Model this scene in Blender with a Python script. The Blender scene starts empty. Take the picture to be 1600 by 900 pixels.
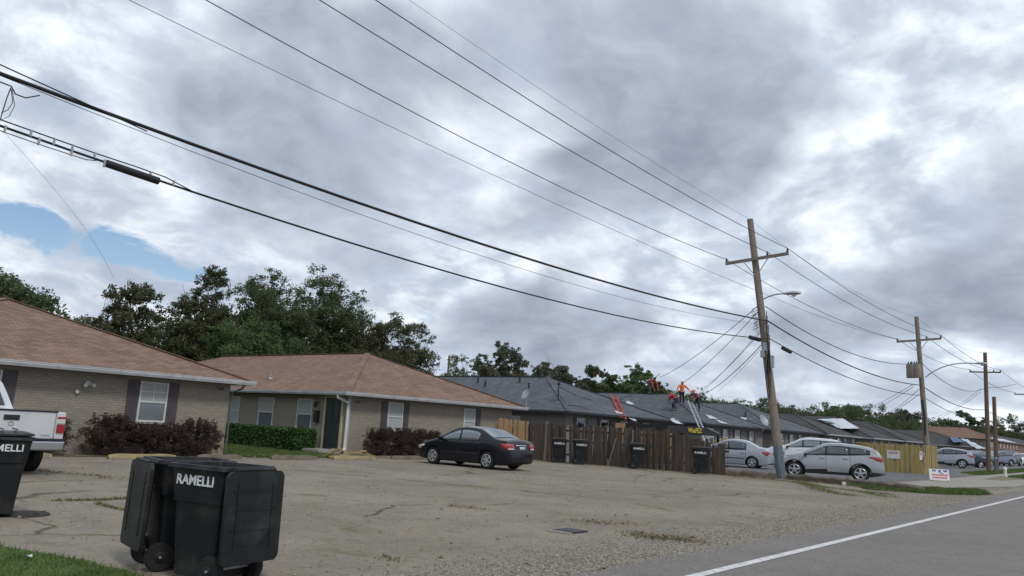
import bpy, bmesh, math, random
import numpy as np
from mathutils import Vector, Matrix
PI = math.pi
random.seed(7)
rng = np.random.default_rng(11)
S = bpy.context.scene
COL = S.collection

# ------------------------------------------------------------ camera
F = 1231.0
_v1 = np.array([1016, 274, F]); _v2 = np.array([-1528, 131, F])
_X = _v1/np.linalg.norm(_v1); _Y = _v2/np.linalg.norm(_v2); _Y = _Y-_X*(_X@_Y); _Y /= np.linalg.norm(_Y)
_Z = np.cross(_X, _Y)
if _Z[1] > 0: _Z = -_Z
RM = np.stack([_X, _Y, _Z], 1)
EYE = 1.45
cam = bpy.data.cameras.new('camera'); cam_o = bpy.data.objects.new('camera', cam); COL.objects.link(cam_o)
right = RM.T@np.array([1, 0, 0]); down = RM.T@np.array([0, 1, 0]); fwd = RM.T@np.array([0, 0, 1])
M4 = Matrix(((right[0], -down[0], -fwd[0], 0), (right[1], -down[1], -fwd[1], 0), (right[2], -down[2], -fwd[2], EYE), (0, 0, 0, 1)))
cam_o.matrix_world = M4
cam.sensor_width = 36; cam.lens = F/1600*36; cam.clip_start = 0.05; cam.clip_end = 6000
S.camera = cam_o

# ------------------------------------------------------------ world / sun
S.view_settings.view_transform = 'Standard'; S.view_settings.look = 'None'
S.view_settings.exposure = 0.40; S.view_settings.gamma = 1
SUN_EL, SUN_AZ = 48, 250     # degrees; azimuth counted from +X towards +Y
w = bpy.data.worlds.new('World'); S.world = w; w.use_nodes = True
nt = w.node_tree; N = nt.nodes; L = nt.links
for n in list(N): N.remove(n)
def wn(t, **k):
    n = N.new(t)
    for a, b in k.items(): setattr(n, a, b)
    return n
def wmath(op, a, b=None, c=None, clamp=False):
    n = N.new('ShaderNodeMath'); n.operation = op; n.use_clamp = clamp
    for i, v in enumerate((a, b, c)):
        if v is None: continue
        if isinstance(v, (int, float)): n.inputs[i].default_value = v
        else: L.new(v, n.inputs[i])
    return n.outputs[0]
out = wn('ShaderNodeOutputWorld'); bg = wn('ShaderNodeBackground'); L.new(bg.outputs[0], out.inputs[0])
bg.inputs['Strength'].default_value = 0.1
sky = wn('ShaderNodeTexSky'); sky.sky_type = 'NISHITA'; sky.sun_disc = False
sky.sun_elevation = math.radians(SUN_EL); sky.sun_rotation = math.radians(90-SUN_AZ)
sky.air_density = 1.3; sky.dust_density = 0.6; sky.ozone_density = 2.0
tc = wn('ShaderNodeTexCoord'); DIRV = tc.outputs['Generated']
sep = wn('ShaderNodeSeparateXYZ'); L.new(DIRV, sep.inputs[0])
den = wmath('ADD', wmath('MAXIMUM', sep.outputs[2], 0.0), 0.34)
cmb = wn('ShaderNodeCombineXYZ'); L.new(wmath('DIVIDE', sep.outputs[0], den), cmb.inputs[0]); L.new(wmath('DIVIDE', sep.outputs[1], den), cmb.inputs[1])
def wnoise(scale, detail, rough, dist, off):
    m = wn('ShaderNodeMapping'); m.inputs['Location'].default_value = off; L.new(cmb.outputs[0], m.inputs[0])
    n = wn('ShaderNodeTexNoise'); n.inputs['Scale'].default_value = scale; n.inputs['Detail'].default_value = detail
    n.inputs['Roughness'].default_value = rough; n.inputs['Distortion'].default_value = dist
    L.new(m.outputs[0], n.inputs['Vector']); return n.outputs[0]
def pxdir(px, py):
    d = RM.T@np.array([px-800, py-450, F]); return d/np.linalg.norm(d)
def blob(px, py, rad, amt, el=1.0):
    """soft patch of sky round a compass direction; el stretches it sideways along the horizon"""
    c = pxdir(px, py); hd = np.array([-c[1], c[0], 0]); hd /= np.linalg.norm(hd); up = np.cross(c, hd)
    def dotn(v, s):
        n = wn('ShaderNodeVectorMath', operation='DOT_PRODUCT'); L.new(DIRV, n.inputs[0]); n.inputs[1].default_value = tuple(v*s); return n.outputs['Value']
    a = dotn(hd, 1/(rad*el)); b = wmath('SUBTRACT', dotn(up, 1/rad), 0.0)
    r2 = wmath('ADD', wmath('MULTIPLY', a, a), wmath('MULTIPLY', b, b))
    front = wmath('GREATER_THAN', dotn(c, 1.0), 0.0)
    e = wmath('POWER', 2.718, wmath('MULTIPLY', r2, -1.0))
    return wmath('MULTIPLY', wmath('MULTIPLY', e, front), amt)
n1 = wnoise(1.9, 9, 0.50, 0.35, (3.1, 7.4, 0)); n2 = wnoise(6.5, 9, 0.58, 0.3, (1.7, 0.4, 0)); n3 = wnoise(3.8, 9, 0.56, 0.4, (8.3, 5.1, 2))
def cramp(f, stops):
    r = wn('ShaderNodeValToRGB'); L.new(f, r.inputs[0]); el = r.color_ramp.elements
    el[0].position, el[0].color = stops[0][0], (*stops[0][1], 1); el[1].position, el[1].color = stops[-1][0], (*stops[-1][1], 1)
    for p_, c_ in stops[1:-1]: q_ = el.new(p_); q_.color = (*c_, 1)
    return r.outputs[0]
def wsum(a_, lst):
    for b_ in lst: a_ = wmath('ADD', a_, blob(*b_[:4], el=b_[4]))
    return a_
# thick grey cloud in front of a brighter veil
vm = wmath('ADD', wmath('MULTIPLY', wmath('SUBTRACT', n1, .5), 3.6), wmath('MULTIPLY', wmath('SUBTRACT', n2, .5), 1.0))
vm = wsum(vm, ((1090, 200, .17, .95, 1.7), (960, 40, .12, .2, 1.6), (1530, 390, .13, .75, 1.4), (600, 380, .09, .7, 2.0), (330, 190, .09, .25, 2.0), (840, 520, .05, .5, 2.6), (1270, 530, .07, .2, 2.4), (560, 40, .12, .25, 1.5),
     (1330, 330, .12, -.9, 1.0), (1430, 120, .12, -.35, 1.4), (60, 280, .12, -.65, 1.8), (90, 450, .09, -.8, 2.0), (480, 480, .07, -.5, 1.8), (760, 250, .10, -.5, 1.4), (1130, 400, .08, -.4, 1.4), (250, 60, .1, -.25, 1.6), (1000, 480, .05, -.3, 2)))
mask = wmath('MULTIPLY', wmath('ADD', vm, .06), 1.7, clamp=True)
bright = cramp(wmath('ADD', wmath('ADD', .0, wmath('MULTIPLY', n3, 1.0)), wmath('MULTIPLY', wmath('SUBTRACT', n2, .5), .9)), ((.28, (.35, .41, .50)), (.46, (.45, .51, .60)), (.56, (.58, .63, .70)), (.70, (.76, .79, .83))))
dark = cramp(wmath('ADD', wmath('MULTIPLY', wmath('SUBTRACT', vm, .0), -.42), wmath('ADD', .60, wmath('MULTIPLY', wmath('SUBTRACT', n2, .5), 1.9))), ((.0, (.235, .275, .345)), (.40, (.325, .375, .455)), (.75, (.43, .485, .57))))
rim = wmath('MULTIPLY', wmath('MULTIPLY', wmath('ADD', vm, .30), 3.0, clamp=True), wmath('SUBTRACT', 1.0, mask))
bs = wn('ShaderNodeVectorMath', operation='SCALE'); L.new(bright, bs.inputs[0]); L.new(wmath('ADD', 1.0, wmath('MULTIPLY', rim, .12)), bs.inputs['Scale'])
mcl = wn('ShaderNodeMix', data_type='RGBA'); L.new(mask, mcl.inputs[0]); L.new(bs.outputs[0], mcl.inputs[6]); L.new(dark, mcl.inputs[7])
cs = wn('ShaderNodeVectorMath', operation='SCALE'); L.new(mcl.outputs[2], cs.inputs[0]); cs.inputs['Scale'].default_value = 10.0
# gaps of blue low on the left
gap = wmath('ADD', blob(0, 345, .024, 1.1, 3.2), blob(170, 392, .022, 1.1, 3.2))
gap = wmath('ADD', gap, blob(300, 425, .018, .7, 3.4))
gap = wmath('ADD', gap, blob(660, 480, .022, .45, 2.6))
gapm = wmath('MULTIPLY', wmath('SUBTRACT', wmath('ADD', gap, wmath('MULTIPLY', wmath('SUBTRACT', n2, .5), 3.0)), 0.50), 3.0, clamp=True)
gapm = wmath('MULTIPLY', gapm, wmath('MINIMUM', wmath('MULTIPLY', gap, 3.0), 1.0))
mix = wn('ShaderNodeMix', data_type='RGBA'); L.new(gapm, mix.inputs[0]); L.new(cs.outputs[0], mix.inputs[6])
blue = wn('ShaderNodeVectorMath', operation='MULTIPLY'); L.new(sky.outputs[0], blue.inputs[0]); blue.inputs[1].default_value = (0.66, 0.70, 0.80)
L.new(blue.outputs[0], mix.inputs[7])
L.new(mix.outputs[2], bg.inputs[0])
sun = bpy.data.lights.new('sun', 'SUN'); sun.energy = 1.35; sun.angle = math.radians(14); sun.color = (1, 0.96, 0.9)
so = bpy.data.objects.new('sun', sun); COL.objects.link(so)
a = math.radians(SUN_AZ); e = math.radians(SUN_EL)
so.rotation_euler = Vector((-math.cos(a)*math.cos(e), -math.sin(a)*math.cos(e), -math.sin(e))).to_track_quat('-Z', 'Y').to_euler()

# ------------------------------------------------------------ placing helpers
def ray(px, py): return RM.T@np.array([px-800, py-450, F])
def G(px, py, z=0.0):
    d = ray(px, py); t = (z-EYE)/d[2]; return np.array([d[0]*t, d[1]*t, z])
def PY(px, py, y):
    d = ray(px, py); t = y/d[1]; return np.array([d[0]*t, y, EYE+d[2]*t])
def PX(px, py, x):
    d = ray(px, py); t = x/d[0]; return np.array([x, d[1]*t, EYE+d[2]*t])

# ------------------------------------------------------------ object helpers
ORG = {}
def tag(o, label=None, cat=None, group=None, kind=None):
    if label: o['label'] = label
    if cat: o['category'] = cat
    if group: o['group'] = group
    if kind: o['kind'] = kind
    return o
def thing(name, label, cat, loc=(0, 0, 0), group=None, rz=0):
    o = bpy.data.objects.new(name, None); o.empty_display_size = .2; COL.objects.link(o); o.location = loc; o.rotation_euler = (0, 0, rz)
    ORG[o.name] = tuple(loc); return tag(o, label, cat, group)
def copy_tree(o, parent=None):
    c = o.copy(); COL.objects.link(c); c.parent = parent
    for ch in [x for x in o.children]: copy_tree(ch, c)
    return c
class MB:
    def __init__(s): s.v = []; s.f = []; s.m = []
    def add(s, vs, fs, m=0):
        b = len(s.v); s.v += [tuple(map(float, v)) for v in vs]; s.f += [tuple(i+b for i in f) for f in fs]; s.m += [m]*len(fs)
    def box(s, c, d, rz=0, m=0, axes=None):
        c = np.array(c, float); hx, hy, hz = [q/2 for q in d]
        if axes is None:
            cz, sz = math.cos(rz), math.sin(rz); axes = (np.array([cz, sz, 0]), np.array([-sz, cz, 0]), np.array([0, 0, 1.]))
        vs = [c+axes[0]*hx*i+axes[1]*hy*j+axes[2]*hz*k for k in (-1, 1) for j in (-1, 1) for i in (-1, 1)]
        s.add(vs, [(0, 2, 3, 1), (4, 5, 7, 6), (0, 1, 5, 4), (2, 6, 7, 3), (0, 4, 6, 2), (1, 3, 7, 5)], m)
    def span(s, p, q, m=0):
        p = np.minimum(p, q), np.maximum(p, q); s.box((p[0]+p[1])/2, p[1]-p[0], m=m)
    def bar(s, p, q, wd, th, m=0, up=(0, 0, 1)):
        p = np.array(p, float); q = np.array(q, float); d = q-p; l = np.linalg.norm(d); d /= l
        up = np.array(up, float); sd = np.cross(d, up)
        if np.linalg.norm(sd) < 1e-4: sd = np.array([1., 0, 0])
        sd /= np.linalg.norm(sd); u = np.cross(sd, d); s.box((p+q)/2, (l, wd, th), axes=(d, sd, u), m=m)
    def tube(s, pts, r, n=8, m=0, cap=True):
        pts = [np.array(p, float) for p in pts]; k = len(pts)
        rs = r if hasattr(r, '__len__') else [r]*k
        vs = []; ref = None
        for i in range(k):
            d = pts[min(i+1, k-1)]-pts[max(i-1, 0)]; d = d/(np.linalg.norm(d)+1e-9)
            if ref is None:
                ref = np.array([0, 0, 1.]) if abs(d[2]) < .9 else np.array([1., 0, 0])
            a = np.cross(d, ref); a /= (np.linalg.norm(a)+1e-9); b = np.cross(d, a); ref = np.cross(a, d); ref = -b if np.dot(-b, ref) > 0 else b
            ref = np.cross(a, d)
            for j in range(n):
                t = 2*PI*j/n; vs.append(pts[i]+rs[i]*(math.cos(t)*a+math.sin(t)*b))
        fs = [(i*n+j, i*n+(j+1) % n, (i+1)*n+(j+1) % n, (i+1)*n+j) for i in range(k-1) for j in range(n)]
        if cap: fs += [tuple(range(n-1, -1, -1)), tuple((k-1)*n+j for j in range(n))]
        s.add(vs, fs, m)
    def lathe(s, prof, c, axis='z', n=20, m=0):
        c = np.array(c, float); vs = []
        for r, h in prof:
            for j in range(n):
                t = 2*PI*j/n; u, v = r*math.cos(t), r*math.sin(t)
                p = {'z': (u, v, h), 'y': (u, h, v), 'x': (h, u, v)}[axis]; vs.append(c+np.array(p))
        k = len(prof)
        fs = [(i*n+j, i*n+(j+1) % n, (i+1)*n+(j+1) % n, (i+1)*n+j) for i in range(k-1) for j in range(n)]
        fs += [tuple(range(n-1, -1, -1)), tuple((k-1)*n+j for j in range(n))]
        s.add(vs, fs, m)
    def poly(s, pts, m=0): s.add(pts, [tuple(range(len(pts)))], m)
    def prism(s, pts, d, m=0):
        n = len(pts); d = np.array(d, float); pts = [np.array(p, float) for p in pts]
        s.add(pts+[p+d for p in pts], [tuple(range(n-1, -1, -1)), tuple(range(n, 2*n))]+[(i, (i+1) % n, n+(i+1) % n, n+i) for i in range(n)], m)
    def build(s, name, mats, parent=None, smooth=None, bevel=0):
        me = bpy.data.meshes.new(name)
        o = bpy.data.objects.new(name, me); COL.objects.link(o)
        off = np.zeros(3)
        if parent is not None:
            off = np.array(ORG.get(parent.name, (0, 0, 0)), float); o.parent = parent; ORG[o.name] = tuple(off)
        me.from_pydata([tuple(np.array(v)-off) for v in s.v], [], s.f)
        if not isinstance(mats, (list, tuple)): mats = [mats]
        for mm in mats: me.materials.append(mm)
        me.polygons.foreach_set('material_index', s.m)
        bm = bmesh.new(); bm.from_mesh(me); bmesh.ops.recalc_face_normals(bm, faces=bm.faces)
        if bevel: 
            bmesh.ops.remove_doubles(bm, verts=bm.verts, dist=1e-5)
            bmesh.ops.bevel(bm, geom=[e for e in bm.edges if len(e.link_faces) == 2 and e.calc_face_angle(0) > .6], offset=bevel, segments=2, profile=.6, affect='EDGES', clamp_overlap=True)
        bm.to_mesh(me); bm.free()
        if smooth is not None:
            me.polygons.foreach_set('use_smooth', [True]*len(me.polygons)); me.set_sharp_from_angle(angle=math.radians(smooth))
        me.update(); return o
def quads_mesh(name, verts, mat, parent=None, k=4):
    """verts (n,k,3) -> one mesh of loose k-gons"""
    n = len(verts); me = bpy.data.meshes.new(name); v = verts.reshape(-1, 3)
    if parent is not None: v = v-np.array(ORG.get(parent.name, (0, 0, 0)))
    me.vertices.add(len(v)); me.vertices.foreach_set('co', v.astype(np.float32).ravel())
    me.loops.add(len(v)); me.loops.foreach_set('vertex_index', np.arange(len(v), dtype=np.int32))
    me.polygons.add(n); me.polygons.foreach_set('loop_start', np.arange(0, n*k, k, dtype=np.int32)); me.polygons.foreach_set('loop_total', np.full(n, k, dtype=np.int32))
    me.materials.append(mat); me.update(); me.validate()
    o = bpy.data.objects.new(name, me); COL.objects.link(o)
    if parent is not None: o.parent = parent; ORG[o.name] = ORG.get(parent.name, (0, 0, 0))
    return o

# ------------------------------------------------------------ materials
MATS = {}
def nodes(m): return m.node_tree.nodes, m.node_tree.links
def mat(name, col, rough=.7, metal=0, var=.12, scale=6, bump=.0, bscale=40, spec=.4, col2=None, coat=0, stretch=None, dirt=None, dscale=1.2, trans=0):
    if name in MATS: return MATS[name]
    m = bpy.data.materials.new(name); m.use_nodes = True; n, l = nodes(m); b = n['Principled BSDF']
    b.inputs['Roughness'].default_value = rough; b.inputs['Metallic'].default_value = metal; b.inputs['Specular IOR Level'].default_value = spec
    b.inputs['Coat Weight'].default_value = coat; b.inputs['Coat Roughness'].default_value = .06
    t = n.new('ShaderNodeTexCoord'); mp = n.new('ShaderNodeMapping'); l.new(t.outputs['Object'], mp.inputs[0])
    if stretch: mp.inputs['Scale'].default_value = stretch
    ns = n.new('ShaderNodeTexNoise'); ns.inputs['Scale'].default_value = scale; ns.inputs['Detail'].default_value = 6; ns.inputs['Roughness'].default_value = .65
    l.new(mp.outputs[0], ns.inputs['Vector'])
    c = np.array(col); c2 = np.array(col2) if col2 is not None else None
    r = n.new('ShaderNodeValToRGB'); r.color_ramp.elements[0].position = .32; r.color_ramp.elements[1].position = .68
    if c2 is None: a_, b_ = c*(1-var), c*(1+var)
    else: a_, b_ = c, c2
    r.color_ramp.elements[0].color = (*a_, 1); r.color_ramp.elements[1].color = (*b_, 1)
    l.new(ns.outputs[0], r.inputs[0]); cur = r.outputs[0]
    if dirt is not None:
        n2 = n.new('ShaderNodeTexNoise'); n2.inputs['Scale'].default_value = dscale; n2.inputs['Detail'].default_value = 8; n2.inputs['Roughness'].default_value = .6
        l.new(mp.outputs[0], n2.inputs['Vector'])
        r2 = n.new('ShaderNodeValToRGB'); r2.color_ramp.elements[0].position = .5; r2.color_ramp.elements[1].position = .72
        l.new(n2.outputs[0], r2.inputs[0]); mx = n.new('ShaderNodeMix'); mx.data_type = 'RGBA'
        l.new(r2.outputs[0], mx.inputs[0]); l.new(cur, mx.inputs[6]); mx.inputs[7].default_value = (*dirt, 1); cur = mx.outputs[2]
    l.new(cur, b.inputs['Base Color'])
    if bump:
        nb = n.new('ShaderNodeTexNoise'); nb.inputs['Scale'].default_value = bscale; nb.inputs['Detail'].default_value = 5; l.new(mp.outputs[0], nb.inputs['Vector'])
        bp = n.new('ShaderNodeBump'); bp.inputs['Strength'].default_value = bump; bp.inputs['Distance'].default_value = .02
        l.new(nb.outputs[0], bp.inputs['Height']); l.new(bp.outputs[0], b.inputs['Normal'])
    MATS[name] = m; return m
def course_mat(name, c1, c2, mortar, bw, bh, msize, sloped=False, bump=.3, blotch=.25, rough=.85, patch=None):
    """bricks or shingles laid in courses; u follows the wall or eave, v goes up it"""
    m = bpy.data.materials.new(name); m.use_nodes = True; n, l = nodes(m); b = n['Principled BSDF']; b.inputs['Roughness'].default_value = rough
    b.inputs['Specular IOR Level'].default_value = .2
    t = n.new('ShaderNodeTexCoord'); sp = n.new('ShaderNodeSeparateXYZ'); l.new(t.outputs['Object'], sp.inputs[0])
    g = n.new('ShaderNodeNewGeometry'); sn = n.new('ShaderNodeSeparateXYZ'); l.new(g.outputs['True Normal'], sn.inputs[0])
    def mt(op, a_, b_=None):
        q = n.new('ShaderNodeMath'); q.operation = op
        for i, v in enumerate((a_, b_)):
            if v is None: continue
            if isinstance(v, (int, float)): q.inputs[i].default_value = v
            else: l.new(v, q.inputs[i])
        return q.outputs[0]
    fx = mt('GREATER_THAN', mt('ABSOLUTE', sn.outputs[0]), mt('ABSOLUTE', sn.outputs[1]))
    u = mt('ADD', mt('MULTIPLY', sp.outputs[1], fx), mt('MULTIPLY', sp.outputs[0], mt('SUBTRACT', 1.0, fx)))
    v = mt('MULTIPLY', sp.outputs[2], 2.75 if sloped else 1.0)
    cb = n.new('ShaderNodeCombineXYZ'); l.new(u, cb.inputs[0]); l.new(v, cb.inputs[1])
    br = n.new('ShaderNodeTexBrick'); l.new(cb.outputs[0], br.inputs['Vector'])
    br.inputs['Scale'].default_value = 1; br.inputs['Brick Width'].default_value = bw; br.inputs['Row Height'].default_value = bh; br.inputs['Mortar Size'].default_value = msize
    br.inputs['Color1'].default_value = (*c1, 1); br.inputs['Color2'].default_value = (*c2, 1); br.inputs['Mortar'].default_value = (*mortar, 1); br.inputs['Mortar Smooth'].default_value = .2
    ns = n.new('ShaderNodeTexNoise'); ns.inputs['Scale'].default_value = .7; ns.inputs['Detail'].default_value = 8; ns.inputs['Roughness'].default_value = .7; l.new(t.outputs['Object'], ns.inputs['Vector'])
    n2 = n.new('ShaderNodeTexNoise'); n2.inputs['Scale'].default_value = 14; n2.inputs['Detail'].default_value = 6; n2.inputs['Roughness'].default_value = .8; l.new(t.outputs['Object'], n2.inputs['Vector'])
    k = mt('ADD', mt('MULTIPLY', ns.outputs[0], blotch*2.4), mt('MULTIPLY', n2.outputs[0], blotch*1.6)); k = mt('ADD', k, 1.0-blotch*2.0)
    hs = n.new('ShaderNodeVectorMath'); hs.operation = 'SCALE'; l.new(br.outputs[0], hs.inputs[0]); l.new(k, hs.inputs['Scale'])
    cur = hs.outputs[0]
    if patch:
        n3 = n.new('ShaderNodeTexNoise'); n3.inputs['Scale'].default_value = 1.6; n3.inputs['Detail'].default_value = 9; n3.inputs['Roughness'].default_value = .72; l.new(t.outputs['Object'], n3.inputs['Vector'])
        rr = n.new('ShaderNodeValToRGB'); rr.color_ramp.elements[0].position = .52; rr.color_ramp.elements[1].position = .62; l.new(n3.outputs[0], rr.inputs[0])
        mx = n.new('ShaderNodeMix'); mx.data_type = 'RGBA'; l.new(mt('MULTIPLY', rr.outputs[0], .55), mx.inputs[0]); l.new(cur, mx.inputs[6]); mx.inputs[7].default_value = (*patch, 1); cur = mx.outputs[2]
    l.new(cur, b.inputs['Base Color'])
    bp = n.new('ShaderNodeBump'); bp.inputs['Strength'].default_value = bump; bp.inputs['Distance'].default_value = .012
    l.new(mt('SUBTRACT', mt('MULTIPLY', n2.outputs[0], .6), br.outputs[1]), bp.inputs['Height']); l.new(bp.outputs[0], b.inputs['Normal'])
    MATS[name] = m; return m
def leaf_mat(name, c1, c2, c3=None, scale=.9, tr=.25):
    m = bpy.data.materials.new(name); m.use_nodes = True; n, l = nodes(m); b = n['Principled BSDF']; b.inputs['Roughness'].default_value = .65; b.inputs['Specular IOR Level'].default_value = .25
    t = n.new('ShaderNodeTexCoord'); ns = n.new('ShaderNodeTexNoise'); ns.inputs['Scale'].default_value = scale; ns.inputs['Detail'].default_value = 7; ns.inputs['Roughness'].default_value = .7
    l.new(t.outputs['Object'], ns.inputs['Vector']); r = n.new('ShaderNodeValToRGB'); r.color_ramp.elements[0].position = .36; r.color_ramp.elements[1].position = .64
    r.color_ramp.elements[0].color = (*c1, 1); r.color_ramp.elements[1].color = (*c2, 1)
    if c3: e_ = r.color_ramp.elements.new(.56); e_.color = (*c3, 1)
    l.new(ns.outputs[0], r.inputs[0]); l.new(r.outputs[0], b.inputs['Base Color'])
    td = n.new('ShaderNodeBsdfTranslucent'); l.new(r.outputs[0], td.inputs[0]); ms = n.new('ShaderNodeMixShader'); ms.inputs[0].default_value = tr
    l.new(b.outputs[0], ms.inputs[1]); l.new(td.outputs[0], ms.inputs[2]); l.new(ms.outputs[0], n['Material Output'].inputs[0])
    MATS[name] = m; return m
def glass_mat(name, col, rough=.06):
    m = bpy.data.materials.new(name); m.use_nodes = True; n, l = nodes(m); b = n['Principled BSDF']
    b.inputs['Base Color'].default_value = (*col, 1); b.inputs['Roughness'].default_value = rough; b.inputs['Specular IOR Level'].default_value = 1.0
    b.inputs['Coat Weight'].default_value = .6; b.inputs['Coat Roughness'].default_value = .03
    MATS[name] = m; return m
def ground_mat(name, base, base2, spots, crack=None, scale=.35, grain=60, joints=None, stain=None, weeds=None):
    m = bpy.data.materials.new(name); m.use_nodes = True; n, l = nodes(m); b = n['Principled BSDF']; b.inputs['Roughness'].default_value = .92; b.inputs['Specular IOR Level'].default_value = .25
    t = n.new('ShaderNodeTexCoord'); O = t.outputs['Object']
    def noise(sc, de=8, ro=.62, st=None):
        q = n.new('ShaderNodeTexNoise'); q.inputs['Scale'].default_value = sc; q.inputs['Detail'].default_value = de; q.inputs['Roughness'].default_value = ro
        if st: mp = n.new('ShaderNodeMapping'); mp.inputs['Scale'].default_value = st; l.new(O, mp.inputs[0]); l.new(mp.outputs[0], q.inputs['Vector'])
        else: l.new(O, q.inputs['Vector'])
        return q.outputs[0]
    def rmp(s, a_, b_):
        r = n.new('ShaderNodeMapRange'); r.inputs[1].default_value = a_; r.inputs[2].default_value = b_; l.new(s, r.inputs[0]); return r.outputs[0]
    def mixc(f, x, y):
        q = n.new('ShaderNodeMix'); q.data_type = 'RGBA'; l.new(f, q.inputs[0])
        for i, v in ((6, x), (7, y)):
            if isinstance(v, tuple): q.inputs[i].default_value = (*v, 1)
            else: l.new(v, q.inputs[i])
        return q.outputs[2]
    def mul(x, k):
        q = n.new('ShaderNodeMath'); q.operation = 'MULTIPLY'; l.new(x, q.inputs[0])
        if isinstance(k, (int, float)): q.inputs[1].default_value = k
        else: l.new(k, q.inputs[1])
        return q.outputs[0]
    c = mixc(rmp(noise(scale), .38, .62), base, base2)
    c = mixc(mul(rmp(noise(scale*5, 9, .7), .52, .7), .6), c, spots)
    if stain: c = mixc(mul(rmp(noise(.5, 7, .6, (1, .35, 1)), .55, .75), .6), c, stain)
    gr = noise(grain, 3, .8)
    c = mixc(mul(rmp(gr, .5, .72), .38), c, tuple(min(1, x*1.65) for x in base2)); c = mixc(mul(rmp(gr, .5, .28), .38), c, tuple(x*.45 for x in base))
    gr2 = noise(grain*.3, 5, .8)
    c = mixc(mul(rmp(gr2, .52, .70), .42), c, tuple(x*.5 for x in base)); c = mixc(mul(rmp(gr2, .48, .32), .30), c, tuple(min(1, x*1.35) for x in base2))
    gr3 = noise(grain*.06, 6, .75); c = mixc(mul(rmp(gr3, .52, .68), .32), c, tuple(x*.6 for x in base))
    if crack:
        wv = n.new('ShaderNodeTexNoise'); wv.inputs['Scale'].default_value = 1.3; wv.inputs['Detail'].default_value = 6; l.new(O, wv.inputs['Vector'])
        ad = n.new('ShaderNodeVectorMath'); ad.operation = 'MULTIPLY_ADD'; l.new(wv.outputs['Color'], ad.inputs[0]); ad.inputs[1].default_value = (.9, .9, 0); l.new(O, ad.inputs[2])
        vo = n.new('ShaderNodeTexVoronoi'); vo.feature = 'DISTANCE_TO_EDGE'; vo.inputs['Scale'].default_value = crack; l.new(ad.outputs[0], vo.inputs['Vector'])
        msk = mul(rmp(vo.outputs[0], .010, .002), rmp(noise(.4, 3), .44, .58))
        c = mixc(mul(msk, .85), c, (.035, .032, .026))
        if weeds:
            mk = mul(rmp(vo.outputs[0], .030, .008), rmp(noise(.8, 4), .56, .66)); c = mixc(mul(mk, .8), c, weeds)
    if joints:
        sp = n.new('ShaderNodeSeparateXYZ'); l.new(O, sp.inputs[0])
        for ax in (0, 1):
            q = n.new('ShaderNodeMath'); q.operation = 'PINGPONG'; l.new(sp.outputs[ax], q.inputs[0]); q.inputs[1].default_value = joints
            c = mixc(mul(rmp(q.outputs[0], .02, .006), .6), c, (.05, .047, .04))
    l.new(c, b.inputs['Base Color'])
    bp = n.new('ShaderNodeBump'); bp.inputs['Strength'].default_value = .5; bp.inputs['Distance'].default_value = .01; l.new(gr, bp.inputs['Height']); l.new(bp.outputs[0], b.inputs['Normal'])
    MATS[name] = m; return m

brick = course_mat('tan_brick', (.235, .21, .175), (.285, .255, .215), (.19, .172, .148), .21, .075, .010, blotch=.10)
brick2 = course_mat('grey_brick', (.19, .18, .165), (.235, .22, .20), (.14, .13, .12), .21, .075, .010, blotch=.12)
red_brick = course_mat('red_brick', (.16, .08, .06), (.2, .11, .08), (.18, .16, .15), .21, .075, .010, blotch=.2)
brown_roof = course_mat('brown_shingle', (.235, .152, .110), (.150, .098, .073), (.09, .058, .042), .32, .14, .008, sloped=True, blotch=.26, bump=.5)
grey_roof = course_mat('grey_shingle', (.118, .126, .142), (.074, .080, .090), (.038, .041, .045), .32, .14, .008, sloped=True, blotch=.3, bump=.5, patch=(.062, .066, .075))
dark_roof = course_mat('dark_shingle', (.075, .072, .073), (.05, .05, .052), (.028, .028, .028), .32, .14, .008, sloped=True, blotch=.3, bump=.5)
siding = mat('tan_siding', (.26, .235, .185), .75, var=.06, scale=2, stretch=(3, 3, .4))
white_gutter = mat('gutter_paint', (.40, .41, .43), .45, var=.12, scale=1.5, dirt=(.25, .25, .25), dscale=3)
dark_gutter = mat('dark_gutter_paint', (.035, .038, .045), .5, var=.2)
soffit_m = mat('soffit', (.22, .21, .19), .8)
white_paint = mat('white_paint', (.55, .55, .54), .5, var=.07, scale=3)
shutter_m = mat('shutter_paint', (.075, .062, .068), .65, var=.12, scale=3)
door_m = mat('green_door_paint', (.030, .038, .038), .4)
blind_m = mat('window_blinds', (.34, .35, .34), .6, var=.05, scale=1, stretch=(.1, .1, 30))
pane_m = glass_mat('window_glass', (.12, .135, .15), .08)
pane_d = glass_mat('dark_window_glass', (.02, .024, .03), .08)
black_plastic = mat('bin_plastic', (.0085, .009, .011), .5, var=.3, scale=5, bump=.15, bscale=160, spec=.3, dirt=(.034, .033, .031), dscale=3.5)
lid_plastic = mat('lid_plastic', (.009, .0105, .011), .45, var=.3, scale=4, spec=.3, dirt=(.03, .034, .031), dscale=3)
rubber = mat('rubber', (.012, .012, .013), .8, var=.2)
white_letter = mat('white_lettering', (.62, .64, .66), .6, var=.1, scale=30)
black_letter = mat('dark_lettering', (.02, .02, .02), .6)
yellow_letter = mat('yellow_lettering', (.62, .50, .04), .6)
wood_pole = mat('weathered_pole', (.185, .155, .13), .9, var=.35, scale=5, stretch=(6, 6, .35), bump=.4, bscale=12)
wood_pole_d = mat('dark_pole', (.12, .082, .062), .9, var=.3, scale=5, stretch=(6, 6, .35))
blue_paint = mat('blue_pole_paint', (.13, .175, .215), .8, col2=(.08, .085, .09), scale=7, stretch=(2, 2, .5))
fence_dark = mat('weathered_fence', (.060, .048, .041), .92, var=.45, scale=3, stretch=(3, 3, .3), dirt=(.10, .09, .075), dscale=2.2)
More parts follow.
